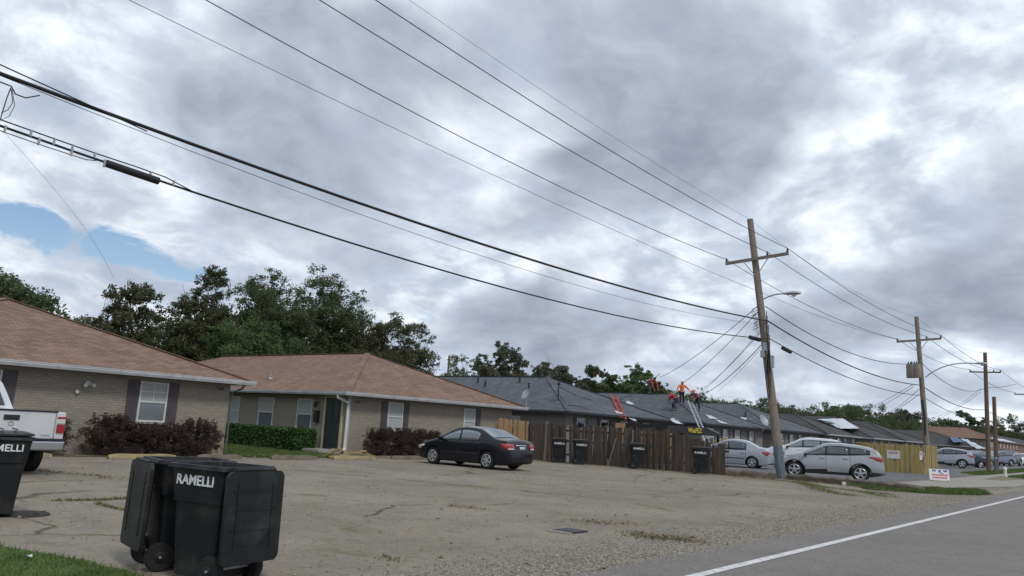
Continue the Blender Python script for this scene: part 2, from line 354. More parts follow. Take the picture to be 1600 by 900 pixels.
fence_rust = mat('reddish_fence', (.072, .054, .046), .92, var=.35, scale=3, stretch=(3, 3, .3))
fence_pale = mat('pale_fence_board', (.17, .145, .12), .9, var=.3, scale=3, stretch=(3, 3, .3))
fence_tan = mat('new_fence_board', (.25, .16, .085), .9, var=.2, scale=3, stretch=(3, 3, .4))
fence_yel = mat('yellow_fence_board', (.29, .24, .10), .9, var=.18, scale=2.5, stretch=(3, 3, .4), dirt=(.40, .28, .09), dscale=1.5)
metal_g = mat('galvanised_metal', (.36, .37, .38), .45, .6, var=.15)
alu = mat('aluminium', (.45, .46, .48), .4, .7, var=.15)
cable_m = mat('black_cable', (.013, .013, .016), .55)
wire_m = mat('grey_wire', (.035, .038, .045), .5)
ceramic = mat('insulator', (.08, .07, .07), .3)
conc = mat('concrete', (.29, .27, .24), .9, var=.15, scale=3, bump=.3, dirt=(.16, .15, .13))
stop_y = mat('worn_yellow_paint', (.34, .265, .085), .85, col2=(.25, .22, .17), scale=5, bump=.3, dirt=(.15, .13, .105))
stop_b = mat('mossy_concrete', (.15, .125, .10), .95, var=.3, scale=5, bump=.4, dirt=(.07, .075, .04))
timber = mat('rotten_timber', (.095, .076, .058), .95, var=.45, scale=4, stretch=(1, 1, 3), bump=.5, dirt=(.17, .15, .12))
bark = mat('bark', (.085, .068, .052), .95, var=.3, scale=6, stretch=(3, 3, .6), bump=.5, bscale=15)
bark_pale = mat('pale_bark', (.16, .14, .12), .95, var=.3, scale=6, stretch=(3, 3, .6))
tarp_w = mat('white_tarp', (.46, .49, .53), .6, var=.1, bump=.3, bscale=6)
tarp_b = mat('blue_tarp', (.055, .10, .20), .6, var=.25, bump=.3, bscale=6)
leafA = leaf_mat('oak_leaves', (.062, .084, .042), (.118, .15, .074), tr=.4)
leafB = leaf_mat('green_leaves', (.055, .088, .030), (.11, .165, .055), tr=.35)
leafC = leaf_mat('brown_green_leaves', (.060, .078, .038), (.110, .138, .065), (.105, .108, .062), tr=.35)
leafD = leaf_mat('grey_green_leaves', (.08, .088, .06), (.14, .145, .10), tr=.35)
leafE = leaf_mat('dull_far_leaves', (.060, .075, .040), (.105, .125, .065), tr=.3)
shrub_m = leaf_mat('burgundy_leaves', (.038, .018, .022), (.105, .042, .050), (.065, .050, .040), scale=5)
hedge_m = leaf_mat('hedge_leaves', (.030, .062, .016), (.065, .125, .032), scale=3)
grass_m = leaf_mat('grass_blades', (.065, .105, .026), (.13, .165, .050), scale=2.0)
deadleaf_m = leaf_mat('dry_leaves', (.17, .11, .06), (.24, .19, .12), scale=5, tr=.1)
lot_m = ground_mat('worn_lot', (.176, .154, .122), (.238, .211, .170), (.124, .107, .084), crack=.17, stain=(.118, .106, .092), weeds=(.12, .13, .05), grain=26)
road_m = ground_mat('road_asphalt', (.155, .142, .132), (.185, .170, .158), (.135, .124, .116), grain=26, scale=.5, stain=(.13, .12, .113))
shoulder_m = ground_mat('shoulder_gravel', (.165, .148, .122), (.235, .212, .175), (.12, .108, .088), grain=22, weeds=(.1, .12, .04), crack=.5)
backlot_m = ground_mat('back_asphalt', (.11, .11, .115), (.14, .14, .145), (.17, .16, .15), crack=.3, grain=60)
dirt_m = ground_mat('dirt', (.16, .14, .10), (.2, .17, .12), (.10, .12, .05), grain=30)
lawn_m = ground_mat('lawn_soil', (.055, .095, .025), (.08, .13, .035), (.12, .12, .06), grain=50, scale=.8)
walk_m = ground_mat('sidewalk_concrete', (.25, .232, .20), (.29, .27, .24), (.19, .175, .15), joints=1.5, grain=50)

def text_mesh(name, txt, size, m, parent, loc, rot, ext=.003, sx=1, off=.012):
    cu = bpy.data.curves.new('t', 'FONT'); cu.body = txt; cu.size = size; cu.align_x = 'CENTER'; cu.align_y = 'CENTER'; cu.extrude = ext; cu.offset = off*size
    cu.space_character = 1.02
    o = bpy.data.objects.new('t', cu); COL.objects.link(o); dg = bpy.context.evaluated_depsgraph_get()
    me = bpy.data.meshes.new_from_object(o.evaluated_get(dg)); bpy.data.objects.remove(o)
    me.transform(Matrix.Translation(loc)@rot.to_4x4()@Matrix.Diagonal((sx, 1, 1, 1)))
    me.materials.clear(); me.materials.append(m); me.name = name
    ob = bpy.data.objects.new(name, me); COL.objects.link(ob); ob.parent = parent; return ob
ROT_FRONT = Matrix(((1, 0, 0), (0, 0, -1), (0, 1, 0)))      # text upright, readable from -Y
ROT_LEFT = Matrix(((0, 0, -1), (-1, 0, 0), (0, 1, 0)))       # text upright, readable from -X

# ------------------------------------------------------------ the ground
def sheet(name, pts, z, m, label=None, jag=0, step=.5, seed=1, th=0, kind='structure'):
    """flat sheet from an outline with roughened edges"""
    r = random.Random(seed); P = []
    n = len(pts)
    for i in range(n):
        p = np.array(pts[i][:2], float); q = np.array(pts[(i+1) % n][:2], float); d = q-p; l_ = np.linalg.norm(d)
        k = max(1, int(l_/step)) if jag else 1; nn = np.array([-d[1], d[0]])/(l_+1e-9)
        for j in range(k):
            P.append(p+d*j/k+(nn*r.gauss(0, jag)*min(1, 1.6*math.sin(PI*j/k)) if jag else 0))
    mb = MB(); bm = bmesh.new()
    vs = [bm.verts.new((x, y, z)) for x, y in P]; f = bm.faces.new(vs)
    bmesh.ops.triangulate(bm, faces=[f]); 
    me = bpy.data.meshes.new(name); bmesh.ops.recalc_face_normals(bm, faces=bm.faces)
    for f in bm.faces:
        if f.normal.z < 0: f.normal_flip()
    bm.to_mesh(me); bm.free(); me.materials.append(m)
    o = bpy.data.objects.new(name, me); COL.objects.link(o); o['kind'] = kind
    return o
g = MB(); gx = [-3000, -1500, -600, -200]+list(range(-100, 401, 25))+[600, 1200, 3000]; gv = [(x_, y_, -.006) for y_ in gx for x_ in gx]; kx = len(gx)
g.add(gv, [(j*kx+i, j*kx+i+1, (j+1)*kx+i+1, (j+1)*kx+i) for j in range(kx-1) for i in range(kx-1)]); go = g.build('ground', dirt_m); go.data.flip_normals(); go['kind'] = 'structure'
sheet('parking_lot', [(-40, 4.0), (33, 4.0), (32.6, 5.4), (31.6, 7.4), (31.2, 9.5), (31.6, 11.5), (30.2, 13.3), (29.6, 23.5), (30.2, 26.5), (19.9, 24.5), (19.6, 22.95), (16.6, 22.8), (14.9, 22.95), (-40, 22.9)], 0.0, lot_m, jag=.05, step=.6)
sheet('road', [(-60, -4.6), (600, -4.6), (600, 4.7), (60, 4.6), (30, 4.62), (20, 4.72), (14, 4.66), (9, 4.80), (5, 4.66), (0, 4.75), (-60, 4.7)], 0.006, road_m, jag=.035, step=.35, seed=4)
sheet('shoulder', [(6.5, 4.3), (10, 4.3), (20, 4.3), (40, 4.3), (120, 4.3), (120, 5.6), (45, 5.4), (33.5, 5.3), (24, 5.6), (18, 6.3), (13, 6.4), (9.5, 5.7), (7.5, 5.1)], 0.003, shoulder_m, jag=.12, step=.4, seed=5)
lm = MB(); lm.poly([(-60, 3.85, .011), (600, 3.85, .011), (600, 3.975, .011), (-60, 3.975, .011)]); lo = lm.build('edge_line', mat('worn_line_paint', (.56, .56, .55), .8, var=.12, scale=6, dirt=(.33, .32, .31), dscale=9)); lo['kind'] = 'structure'
sheet('back_parking', [(32.0, 13.0), (31.4, 26.0), (31, 60), (150, 60), (150, 12.6), (62, 11.2), (60, 9.3), (44, 8.9), (37.2, 9.6), (33.2, 11.2)], 0.001, backlot_m, jag=.05, step=.8, seed=6)
sheet('driveway_apron', [(37.6, 8.9), (34.9, 7.6), (36.8, 6.6), (41, 5.9), (44, 5.4), (52, 5.45), (52, 9.1), (44, 8.95)], 0.008, walk_m, jag=.04, step=.7, seed=7)
sheet('sidewalk', [(51.9, 5.45), (120, 5.5), (120, 6.3), (60, 6.4), (51.9, 7.0)], 0.0095, walk_m, jag=.03, step=.7, seed=21)
sheet('sidewalk', [(51.9, 7.8), (60, 8.3), (120, 8.6), (120, 9.6), (60, 9.3), (51.9, 9.1)], 0.0105, walk_m, jag=.03, step=.7, seed=22)
sheet('verge', [(60, 6.5), (120, 6.5), (120, 8.5), (62, 8.1)], 0.012, lawn_m, jag=.1, step=.6, seed=8)
sheet('verge', [(61, 9.4), (130, 9.7), (130, 12.5), (64, 11.1)], 0.012, lawn_m, jag=.1, step=.6, seed=9)
sheet('verge', [(29.4, 7.9), (30.7, 5.6), (32, 5.0), (33.6, 4.85), (36, 5.5), (34.5, 7.2), (35.5, 8.7), (33.4, 10.1)], 0.014, lawn_m, jag=.1, step=.3, seed=10)
sheet('lawn', [(15.1, 23.0), (19.4, 23.05), (20.1, 24.5), (20.2, 60), (15.0, 60)], 0.016, lawn_m, jag=.04, step=.5, seed=12)
sheet('bed', [(-12, 22.95), (14.9, 22.95), (14.9, 24.3), (-12, 24.3)], 0.012, dirt_m, jag=.03, step=.6, seed=13)
sheet('bed', [(20.9, 23.6), (31, 23.6), (31, 25.8), (21.2, 25.8)], 0.012, dirt_m, jag=.05, step=.6, seed=14)
sheet('path', [(16.2, 23.9), (19.9, 24.1), (20.6, 26.9), (19.9, 26.9), (19.5, 24.7), (16.2, 24.5)], 0.024, walk_m, jag=.01, step=.6, seed=15)
GR = [(-3, 3.2), (2.4, 5.6), (3.42, 6.3), (3.55, 6.85), (3.5, 7.5), (3.38, 8.3), (3.2, 8.9), (3.2, 9.9), (2.0, 10.2), (-4, 10.2)]
sheet('verge', GR, 0.014, lawn_m, jag=.05, step=.25, seed=11)
# grass blades
def inside(P, poly):
    x, y = P[:, 0], P[:, 1]; c = np.zeros(len(P), bool); n = len(poly); j = n-1
    for i in range(n):
        xi, yi = poly[i][:2]; xj, yj = poly[j][:2]
        with np.errstate(divide='ignore'):
            c ^= ((yi > y) != (yj > y)) & (x < (xj-xi)*(y-yi)/(yj-yi+1e-12)+xi)
        j = i
    return c
def grass(name, label, poly, n, h, wd, m, z0=.01, clump=.5):
    P = np.array([p[:2] for p in poly]); lo_, hi = P.min(0), P.max(0)
    q = rng.uniform(lo_, hi, (n*2, 2)); q = q[inside(q, poly)][:n]; q = q+rng.normal(0, .035, q.shape); k = len(q)
    dens = np.sin(q[:, 0]*3.1+np.sin(q[:, 1]*2.3)*1.7)*np.sin(q[:, 1]*2.7+q[:, 0]*1.1)
    H = h*(.55+.6*rng.random(k))*(1+clump*dens); a_ = rng.uniform(0, 2*PI, k); b_ = rng.uniform(0, 2*PI, k); ln = rng.uniform(.15, .9, k)*H
    t = np.stack([np.cos(a_), np.sin(a_)], 1)*wd/2*rng.uniform(.6, 1.3, (k, 1)); V = np.zeros((k, 3, 3))
    V[:, 0, :2] = q-t; V[:, 1, :2] = q+t; V[:, 2, :2] = q+np.stack([np.cos(b_), np.sin(b_)], 1)*ln[:, None]; V[:, :, 2] = z0; V[:, 2, 2] = z0+H
    o = quads_mesh(name, V, m, k=3); tag(o, label, 'grass', kind='stuff'); return o
grass('grass', 'green grass verge beside the black wheeled bins, bottom left', GR, 90000, .055, .010, grass_m)
grass('grass', 'grass of the courtyard lawn before the hedge', [(15.1, 23.1), (19.4, 23.1), (20.0, 24.6), (19.8, 33), (15.3, 33)], 26000, .06, .03, grass_m)
grass('grass', 'grass tongue between driveway and road, right of the silver hatchback', [(29.4, 7.9), (30.7, 5.6), (32, 5.0), (33.6, 4.85), (36, 5.5), (34.5, 7.2), (35.5, 8.7), (33.4, 10.1)], 16000, .09, .035, grass_m)
grass('grass', 'grass strip between the two far sidewalks', [(60, 6.5), (120, 6.5), (120, 8.5), (62, 8.1)], 14000, .09, .06, grass_m)
grass('grass', 'grass strip beyond the far sidewalk by the red-brown poles', [(61, 9.4), (130, 9.7), (130, 12.5), (64, 11.1)], 16000, .1, .06, grass_m)
# weeds in cracks of the lot, dry leaves
def strip(pts, wd, n):
    out_ = []
    for i in range(len(pts)-1):
        p = np.array(pts[i][:2]); q = np.array(pts[i+1][:2]); k = max(3, int(n*np.linalg.norm(q-p)))
        t = rng.random((k, 1)); out_.append(p+(q-p)*t+rng.normal(0, wd, (k, 2)))
    return np.vstack(out_)
lines = [([G(80, 783), G(160, 782), G(205, 779)], .035, 300), ([G(150, 787), G(180, 795), G(200, 798)], .03, 200), ([G(985, 835), G(1030, 842), G(1090, 848)], .18, 420),
         ([G(1250, 753), G(1290, 768), G(1330, 775)], .2, 260), ([G(890, 813), G(950, 818)], .05, 60), ([G(1340, 768), G(1395, 778)], .18, 200), ([G(600, 870), G(620, 878)], .06, 120),
         ([G(1140, 745), G(1230, 752), G(1300, 763), G(1400, 774)], .12, 220)]
q = np.vstack([strip(*l_) for l_ in lines]); k = len(q); a_ = rng.uniform(0, 2*PI, k); V = np.zeros((k, 3, 3)); t = np.stack([np.cos(a_), np.sin(a_)], 1)*.01
V[:, 0, :2] = q-t; V[:, 1, :2] = q+t; V[:, 2, :2] = q+rng.normal(0, .02, (k, 2)); V[:, :, 2] = .003; V[:, 2, 2] = rng.uniform(.015, .06, k)
tag(quads_mesh('crack_weeds', V, leaf_mat('weed_leaves', (.09, .12, .035), (.17, .17, .07), scale=3), k=3), 'low weeds growing along cracks in the worn lot', 'weeds', kind='stuff')
def litter(name, label, q, size, m, z=.012):
    k = len(q); a_ = rng.uniform(0, 2*PI, k); u = np.stack([np.cos(a_), np.sin(a_)], 1); v_ = np.stack([-u[:, 1], u[:, 0]], 1); s_ = size*rng.uniform(.5, 1.4, (k, 1)); V = np.zeros((k, 4, 3))
    for i, (aa, bb) in enumerate(((1, 0), (0, .5), (-1, 0), (0, -.5))): V[:, i, :2] = q+u*aa*s_+v_*bb*s_
    V[:, :, 2] = z+rng.uniform(0, .03, (k, 4)); return tag(quads_mesh(name, V, m), label, 'leaves', kind='stuff')
q = np.vstack([rng.uniform((2, 5), (29, 22), (700, 2)), np.column_stack([rng.uniform(-8, 29, 1500), 22.6+rng.normal(0, .35, 1500)]), strip([G(985, 833), G(1090, 846)], .15, 120), strip([G(700, 790), G(760, 798)], .1, 60), strip([G(890, 815), G(1000, 820)], .12, 80), strip([G(60, 735), G(200, 750)], .15, 50), strip([(29.2, 23), (29.5, 15)], .15, 60), strip([(30.5, 13), (32, 11.4), (30.6, 9), (29, 7)], .2, 60)])
litter('fallen_leaves', 'dry brown leaves scattered over the worn parking lot', q, .035, deadleaf_m)
q = rng.uniform((1.5, 6.5), (3.4, 9.5), (12, 2)); litter('paper_scraps', 'white paper scraps lying in the grass, bottom left', q, .05, white_paint, .05)
def gravel(name, label, q, smin, smax, m, z=.004):
    k = len(q); sz = rng.uniform(smin, smax, (k, 1)); a_ = rng.uniform(0, 2*PI, (k, 1)); V = np.zeros((k, 3, 3, 3)); ap = np.zeros((k, 3)); ap[:, :2] = q+rng.normal(0, .2, (k, 2))*sz; ap[:, 2] = z+sz[:, 0]*rng.uniform(.35, .8, k)
    c_ = []
    for i in range(3): p_ = np.zeros((k, 3)); p_[:, :2] = q+np.hstack([np.cos(a_+i*2.1), np.sin(a_+i*2.1)])*sz*rng.uniform(.7, 1.2, (k, 1)); p_[:, 2] = z; c_.append(p_)
    for i in range(3): V[:, i, 0] = c_[i]; V[:, i, 1] = c_[(i+1) % 3]; V[:, i, 2] = ap
    return tag(quads_mesh(name, V.reshape(-1, 3, 3), m, k=3), label, 'gravel', kind='stuff')
def gmat(nm, c1, c2): return leaf_mat(nm, c1, c2, scale=30, tr=0)
q1 = np.column_stack([rng.uniform(5, 34, 30000), 4.75+np.abs(rng.normal(0, .55, 30000))]); q2 = np.column_stack([rng.uniform(2.5, 31, 5000), rng.uniform(4.8, 14, 5000)]); q3 = np.column_stack([rng.uniform(5, 40, 4000), 4.75-np.abs(rng.normal(0, .14, 4000))])
gravel('gravel', 'loose pale gravel along the crumbling edge between road and lot', np.vstack([q1[::2], q2[::2], q3[::2]]), .008, .022, gmat('pale_gravel', (.20, .178, .148), (.36, .33, .28)))
gravel('gravel', 'loose dark gravel along the crumbling edge between road and lot', np.vstack([q1[1::2], q2[1::2], q3[1::2]]), .008, .020, gmat('dark_gravel', (.11, .098, .082), (.19, .17, .14)), z=.0045)
# drain cover with patch
t = thing('drain_cover', 'dark iron drain cover set in a patch on the lot', 'drain cover', (*G(887, 831)[:2], 0))
c = G(887, 831); mb = MB(); mb.box((c[0]+.05, c[1], .012), (.40, .36, .02)); mb.build('cover_plate', mat('cast_iron', (.04, .04, .045), .6, .3, bump=.6, bscale=30), t)
mb = MB(); mb.box((c[0]-.2, c[1], .010), (.08, .40, .016)); mb.build('frame_edge', conc, t)

# ------------------------------------------------------------ houses
def window(parent, side, u0, u1, z0, z1, pl, sh=(True, True), blind=True, muntin=False, lower_dark=True, shw=.36):
    """sash window on a wall: side 'y' faces -Y at y=pl, side 'x' faces -X at x=pl"""
    def P(u, d, z): return (u, pl-d, z) if side == 'y' else (pl-d, u, z)
    def B(mb, ua, ub, da, db, za, zb): mb.span(np.array(P(ua, da, za)), np.array(P(ub, db, zb)))
    f = MB(); w_ = .05
    B(f, u0, u0+w_, .002, .05, z0, z1); B(f, u1-w_, u1, .002, .05, z0, z1); B(f, u0+w_, u1-w_, .002, .05, z1-w_, z1); B(f, u0+w_, u1-w_, .002, .05, z0, z0+w_)
    zm = (z0+z1)/2; B(f, u0+w_, u1-w_, .002, .045, zm-.025, zm+.025)
    if muntin:
        um = (u0+u1)/2; B(f, um-.012, um+.012, .002, .035, zm+.025, z1-w_); B(f, u0+w_, u1-w_, .002, .033, (zm+z1)/2-.012, (zm+z1)/2+.012)
    fo = f.build('window', white_paint, parent)
    p = MB(); B(p, u0+w_, u1-w_, .004, .02, zm+.025, z1-w_); p.build('upper_pane', blind_m if blind else pane_d, fo)
    p = MB(); B(p, u0+w_, u1-w_, .004, .014, z0+w_, zm-.025); p.build('lower_pane', pane_m if lower_dark else blind_m, fo)
    s_ = MB(); B(s_, u0-.05, u1+.05, .002, .08, z0-.06, z0-.002); s_.build('sill', brick if side == 'y' else white_paint, fo)
    for k_, (ua, ub) in enumerate(((u0-shw-.02, u0-.02), (u1+.02, u1+shw+.02))):
        if not sh[k_]: continue
        m_ = MB(); B(m_, ua, ub, .002, .035, z0-.02, z1+.02)
        for z_ in np.arange(z0+.04, z1-.04, .06): B(m_, ua+.05, ub-.05, .035, .045, z_, z_+.035)
        m_.build('shutter', shutter_m, parent)
def house(label, x0, x1, yf, yb, roofm, wallm, gut, name='brick_house', cat='house', ez=2.45, slope=.39, over=.5, side_wall=None, fz=.12, group=None, vents=True, gutter_depth=.1):
    t = thing(name, label, cat, (x0, yf, 0), group)
    wide = (x1-x0) > (yb-yf); a_ = min(x1-x0, yb-yf)/2; xm = (x0+x1)/2; rz = ez+slope*a_
    wx0, wx1, wy0, wy1 = x0+over, x1-over, yf+over, yb-over
    mb = MB()
    def quad(p, q, z0, z1, th=.12):
        mb.span(np.array((p[0], p[1], z0)), np.array((q[0], q[1], z1)))
    quad((wx0+.12, wy0), (wx1-.12, wy0+.12), 0, ez); quad((wx1-.12, wy0), (wx1, wy1), 0, ez); quad((wx0+.12, wy1-.12), (wx1-.12, wy1), 0, ez)
    if side_wall is None: quad((wx0, wy0), (wx0+.12, wy1), 0, ez)
    else: quad((wx0, wy0), (wx0+.12, wy0+.9 if side_wall == 'x' else wy0+.02), 0, ez)
    wo = mb.build('wall', wallm, t)
    if side_wall is not None:
        m2 = MB(); m2.span(np.array((wx0, wy0+.022, 0)), np.array((wx0+.12, wy1, ez)))
        for y_ in np.arange(wy0+.4, min(wy1, wy0+16), .405): m2.span(np.array((wx0-.006, y_, .1)), np.array((wx0-.001, y_+.012, ez-.02)))
        m2.build('side_wall', side_wall, t)
    r = MB(); A = (xm, yf+a_, rz); Bq = (xm, yb-a_, rz); th = .04
    if wide: A = (x0+a_, yf+a_, rz); Bq = (x1-a_, yf+a_, rz)
    c = [(x0, yf, ez+.02), (x1, yf, ez+.02), (x1, yb, ez+.02), (x0, yb, ez+.02)]
    def sub(tri_or_quad): r.poly(tri_or_quad)
    r.add([*c, A, Bq], [(0, 1, 4), (1, 2, 5, 4), (2, 3, 5), (3, 0, 4, 5), (3, 2, 1, 0)] if not wide else [(0, 1, 5, 4), (1, 2, 5), (2, 3, 4, 5), (3, 0, 4), (3, 2, 1, 0)]); ro = r.build('roof', roofm, t)
    cp = MB()
    for p, q_ in (((x0, yf, ez+.03), A), ((x1, yf, ez+.03), Bq if wide else A), (A, Bq)):
        p = np.array(p)+(0, 0, .012); q_ = np.array(q_)+(0, 0, .012); cp.bar(p, q_, .26, .02)
    cp.build('ridge_cap', roofm, ro)
    s_ = MB(); s_.span(np.array((x0+.02, yf+.02, ez-.03)), np.array((x1-.02, wy0-.003, ez+.0))); s_.span(np.array((x0+.02, wy0, ez-.03)), np.array((wx0-.003, yb-.02, ez))); s_.span(np.array((wx1+.003, wy0, ez-.03)), np.array((x1-.02, yb-.02, ez)))
    s_.build('soffit', soffit_m, t)
    gm = MB(); gd = gutter_depth
    def gut_run(p, q_, nrm):
        p = np.array(p, float); q_ = np.array(q_, float); nrm = np.array(nrm, float)
        prof = [(0, .03), (.0, -.12), (gd*.7, -.12), (gd, -.04), (gd*.9, -.02), (gd, .0), (gd, .03)]
        gm.prism([p+nrm*u+np.array((0, 0, v)) for u, v in prof], q_-p)
    gut_run((x0-gd, yf-.002, ez), (x1+gd, yf-.002, ez), (0, -1, 0)); gut_run((x0-.002, yb, ez), (x0-.002, yf, ez), (-1, 0, 0)); gut_run((x1+.002, yf, ez), (x1+.002, yb, ez), (1, 0, 0))
    gm.build('gutter', gut, t)
    return t, dict(wx0=wx0, wx1=wx1, wy0=wy0, wy1=wy1, ez=ez, a=a_, xm=xm, rz=rz, ro=ro)
def vent(parent, p, r=.05, h=.35, m=None):
    v_ = MB(); v_.tube([np.array(p)-(0, 0, .1), np.array(p)+(0, 0, h)], r, 8); v_.lathe([(r*2.4, -.02), (r*1.2, .05)], p, n=10); v_.build('vent_pipe', m or metal_g, parent)

def roofz(h, x, y, x0, yf): return h['ez']+.02+.39*min(x-x0, y-yf)
# house 1
H1, d1 = house('brown-roofed brick house at far left behind the white pickup and burgundy shrubs', 3.6, 15.28, 23.7, 48, brown_roof, brick, white_gutter)
window(H1, 'y', 7.0, 7.95-.02, 1.0, 2.2, 24.2)
window(H1, 'y', 11.72, 12.62, .98, 2.2, 24.2, muntin=True, shw=.34)
tx = text_mesh('house_number', '1434', .16, black_letter, H1, Vector((14.38-3.6, .5-.006, 2.16)), ROT_FRONT)
mb = MB(); lp = PY(137, 599, 24.15); mb.box(lp+(0, .02, 0), (.12, .06, .12))
for dx in (-.07, .09): mb.tube([lp+(dx*.5, 0, 0), lp+(dx*1.6, -.16, -.06)], [.03, .055], 10)
mb.build('floodlight', white_paint, H1)
mb = MB(); lp = PY(120, 612, 24.17); mb.lathe([(.05, -.05), (.06, 0), (.02, .03)], lp, 'y', 10); mb.build('vent_cap', white_paint, H1)
mb = MB(); p0 = PY(376, 598, 23.9); mb.tube([(15.05, 23.72, 2.36), (15.02, 23.9, 2.2), (14.84, 24.16, 2.05), (14.84, 24.16, .1)], .035, 8); mb.build('downspout', mat('dark_downspout', (.10, .095, .09), .5), H1)
# house 2
H2, d2 = house('tan house with green front door and clipped hedge, behind the black sedan', 20.6, 32.25, 25.2, 50, brown_roof, brick, white_gutter, side_wall=siding)
window(H2, 'y', 23.27, 24.15, 1.0, 2.2, 25.7, lower_dark=False, shw=.34)
window(H2, 'y', 28.1, 28.9, 1.0, 2.2, 25.7, (False, True), lower_dark=False, shw=.4)
for a0, b0 in ((27.9, 29.05), (30.7, 31.95), (33.45, 34.75)):
    window(H2, 'x', a0+.1, b0, .85, 2.15, 21.1, (False, False), lower_dark=a0 < 33)
for y_ in (38, 41.5, 45): window(H2, 'x', y_, y_+1.1, .85, 2.15, 21.1, (False, False))
t_ = (20.6, 25.2, 0)
mb = MB(); mb.span(np.array((21.02, 26.02, .16)), np.array((21.097, 27.02, 2.22))); dro = mb.build('front_door', door_m, H2)
mb = MB(); mb.lathe([(.035, -.03), (.04, .0), (.02, .04)], (20.98, 26.92, 1.12), 'x', 10); mb.build('door_knob', mat('brass', (.5, .35, .1), .3, .9), dro)
for za, zb in ((.3, 1.0), (1.2, 2.05)):
    mb = MB()
    for ya in (26.14, 26.58): mb.span(np.array((21.005, ya, za)), np.array((21.018, ya+.32, zb)))
    mb.build('door_panel', door_m, dro)
mb = MB()
for ya, yb_ in ((25.90, 26.015), (27.025, 27.14)): mb.span(np.array((21.0, ya, .14)), np.array((21.097, yb_, 2.34)))
mb.span(np.array((21.0, 26.017, 2.225)), np.array((21.097, 27.023, 2.34))); mb.build('door_frame', mat('cream_trim', (.42, .38, .28), .6), H2)
mb = MB(); mb.span(np.array((19.9, 25.8, .0)), np.array((21.05, 27.3, .14))); mb.build('doorstep', conc, H2)
mb = MB(); mb.tube([(21.09, 27.62, 2.02), (20.98, 27.62, 2.06), (20.95, 27.62, 1.98)], .02, 6); mb.lathe([(.03, .12), (.07, .09), (.065, -.05), (.02, -.12)], (20.93, 27.62, 1.9), n=8); mb.build('porch_lamp', mat('lamp_black', (.02, .02, .02), .4), H2)
mb = MB(); mb.box((21.03, 27.62, 1.42), (.12, .26, .46)); mb.box((21.0, 27.62, 1.66), (.18, .3, .03)); mb.build('mailbox', mat('lamp_black', (.02, .02, .02), .4), H2, bevel=.01)
text_mesh('house_number', '1456', .17, black_letter, H2, Vector((21.55-20.6, .5-.006, 2.1)), ROT_FRONT)
mb = MB(); mb.tube([(20.57, 25.75, 2.36), (20.57, 25.75, 2.24), (20.98, 25.55, 2.05), (21.02, 25.6, 1.9), (21.02, 25.6, .25), (20.9, 25.5, .12)], .055, 8); mb.build('downspout', white_paint, H2)
mb = MB(); mb.span(np.array((21.06, 25.66, .02)), np.array((21.2, 25.698, 2.42))); mb.build('corner_board', white_gutter, H2)
def v_on(hh_, hd, px, py, x0, yf, face='front', **k):
    d = ray(px, py)
    if face == 'front': t = (hd['ez']+.02-EYE-.39*yf)/(d[2]-.39*d[1])
    else: t = (hd['ez']+.02-EYE-.39*x0)/(d[2]-.39*d[0])
    p = d*t+np.array([0, 0, EYE]); vent(hd['ro'], p, **k); return p
v_on(H2, d2, 422, 591, 20.6, 25.2, 'side', r=.035, h=.35)
v_on(H2, d2, 423, 592, 20.6, 25.2, 'side', r=.06, h=.06)

# grey-roofed row
GH = []
grey = [(36.1, 48.3, 'first grey-roofed house, with pipe vents and a red ladder at its eave', grey_roof, 25.2),
        (53.2, 65.5, 'grey-roofed house carrying the four roofers, with the metal ladder at its corner', grey_roof, 25.2),
        (67.3, 79.7, 'grey-roofed house with torn white scraps on its roof, behind the leaning pole', grey_roof, 25.2),
        (80.8, 91.6, 'dark-roofed house behind the silver hatchback, left of the white roof tarp', dark_roof, 25.2)]
for i, (x0, x1, lb, rm, yf) in enumerate(grey):
    h_, hd = house(lb, x0, x1, yf, 56, rm, brick2, dark_gutter if i < 3 else white_gutter)
    GH.append((h_, hd, x0, yf))
    for u in (1.5, 4.0, 6.2, 9.0):
        window(h_, 'y', x0+u, x0+u+.85, .95, 2.15, yf+.5, (True, True), blind=(u > 5), shw=.3)
    for y_ in (29, 33, 37): window(h_, 'x', y_, y_+1.0, .9, 2.1, x0+.5, (False, False))
mb = MB()
for x_ in np.arange(40.6, 47.6, .4): mb.span(np.array((x_, 24.95, .1)), np.array((x_+.385, 24.98, 2.02)))
mb.build('wood_panel', fence_tan, GH[0][0])
for px, py in ((747, 597), (812, 597), (826, 608), (845, 590), (758, 604)): v_on(GH[0][0], GH[0][1], px, py, 36.1, 25.2, 'side', r=.06, h=.4, m=mat('lamp_black', (.02, .02, .02), .4))
for px, py in ((1121, 648), (1165, 650)): v_on(GH[2][0], GH[2][1], px, py, 67.3, 25.2, 'side', r=.08, h=.4, m=mat('lamp_black', (.02, .02, .02), .4))
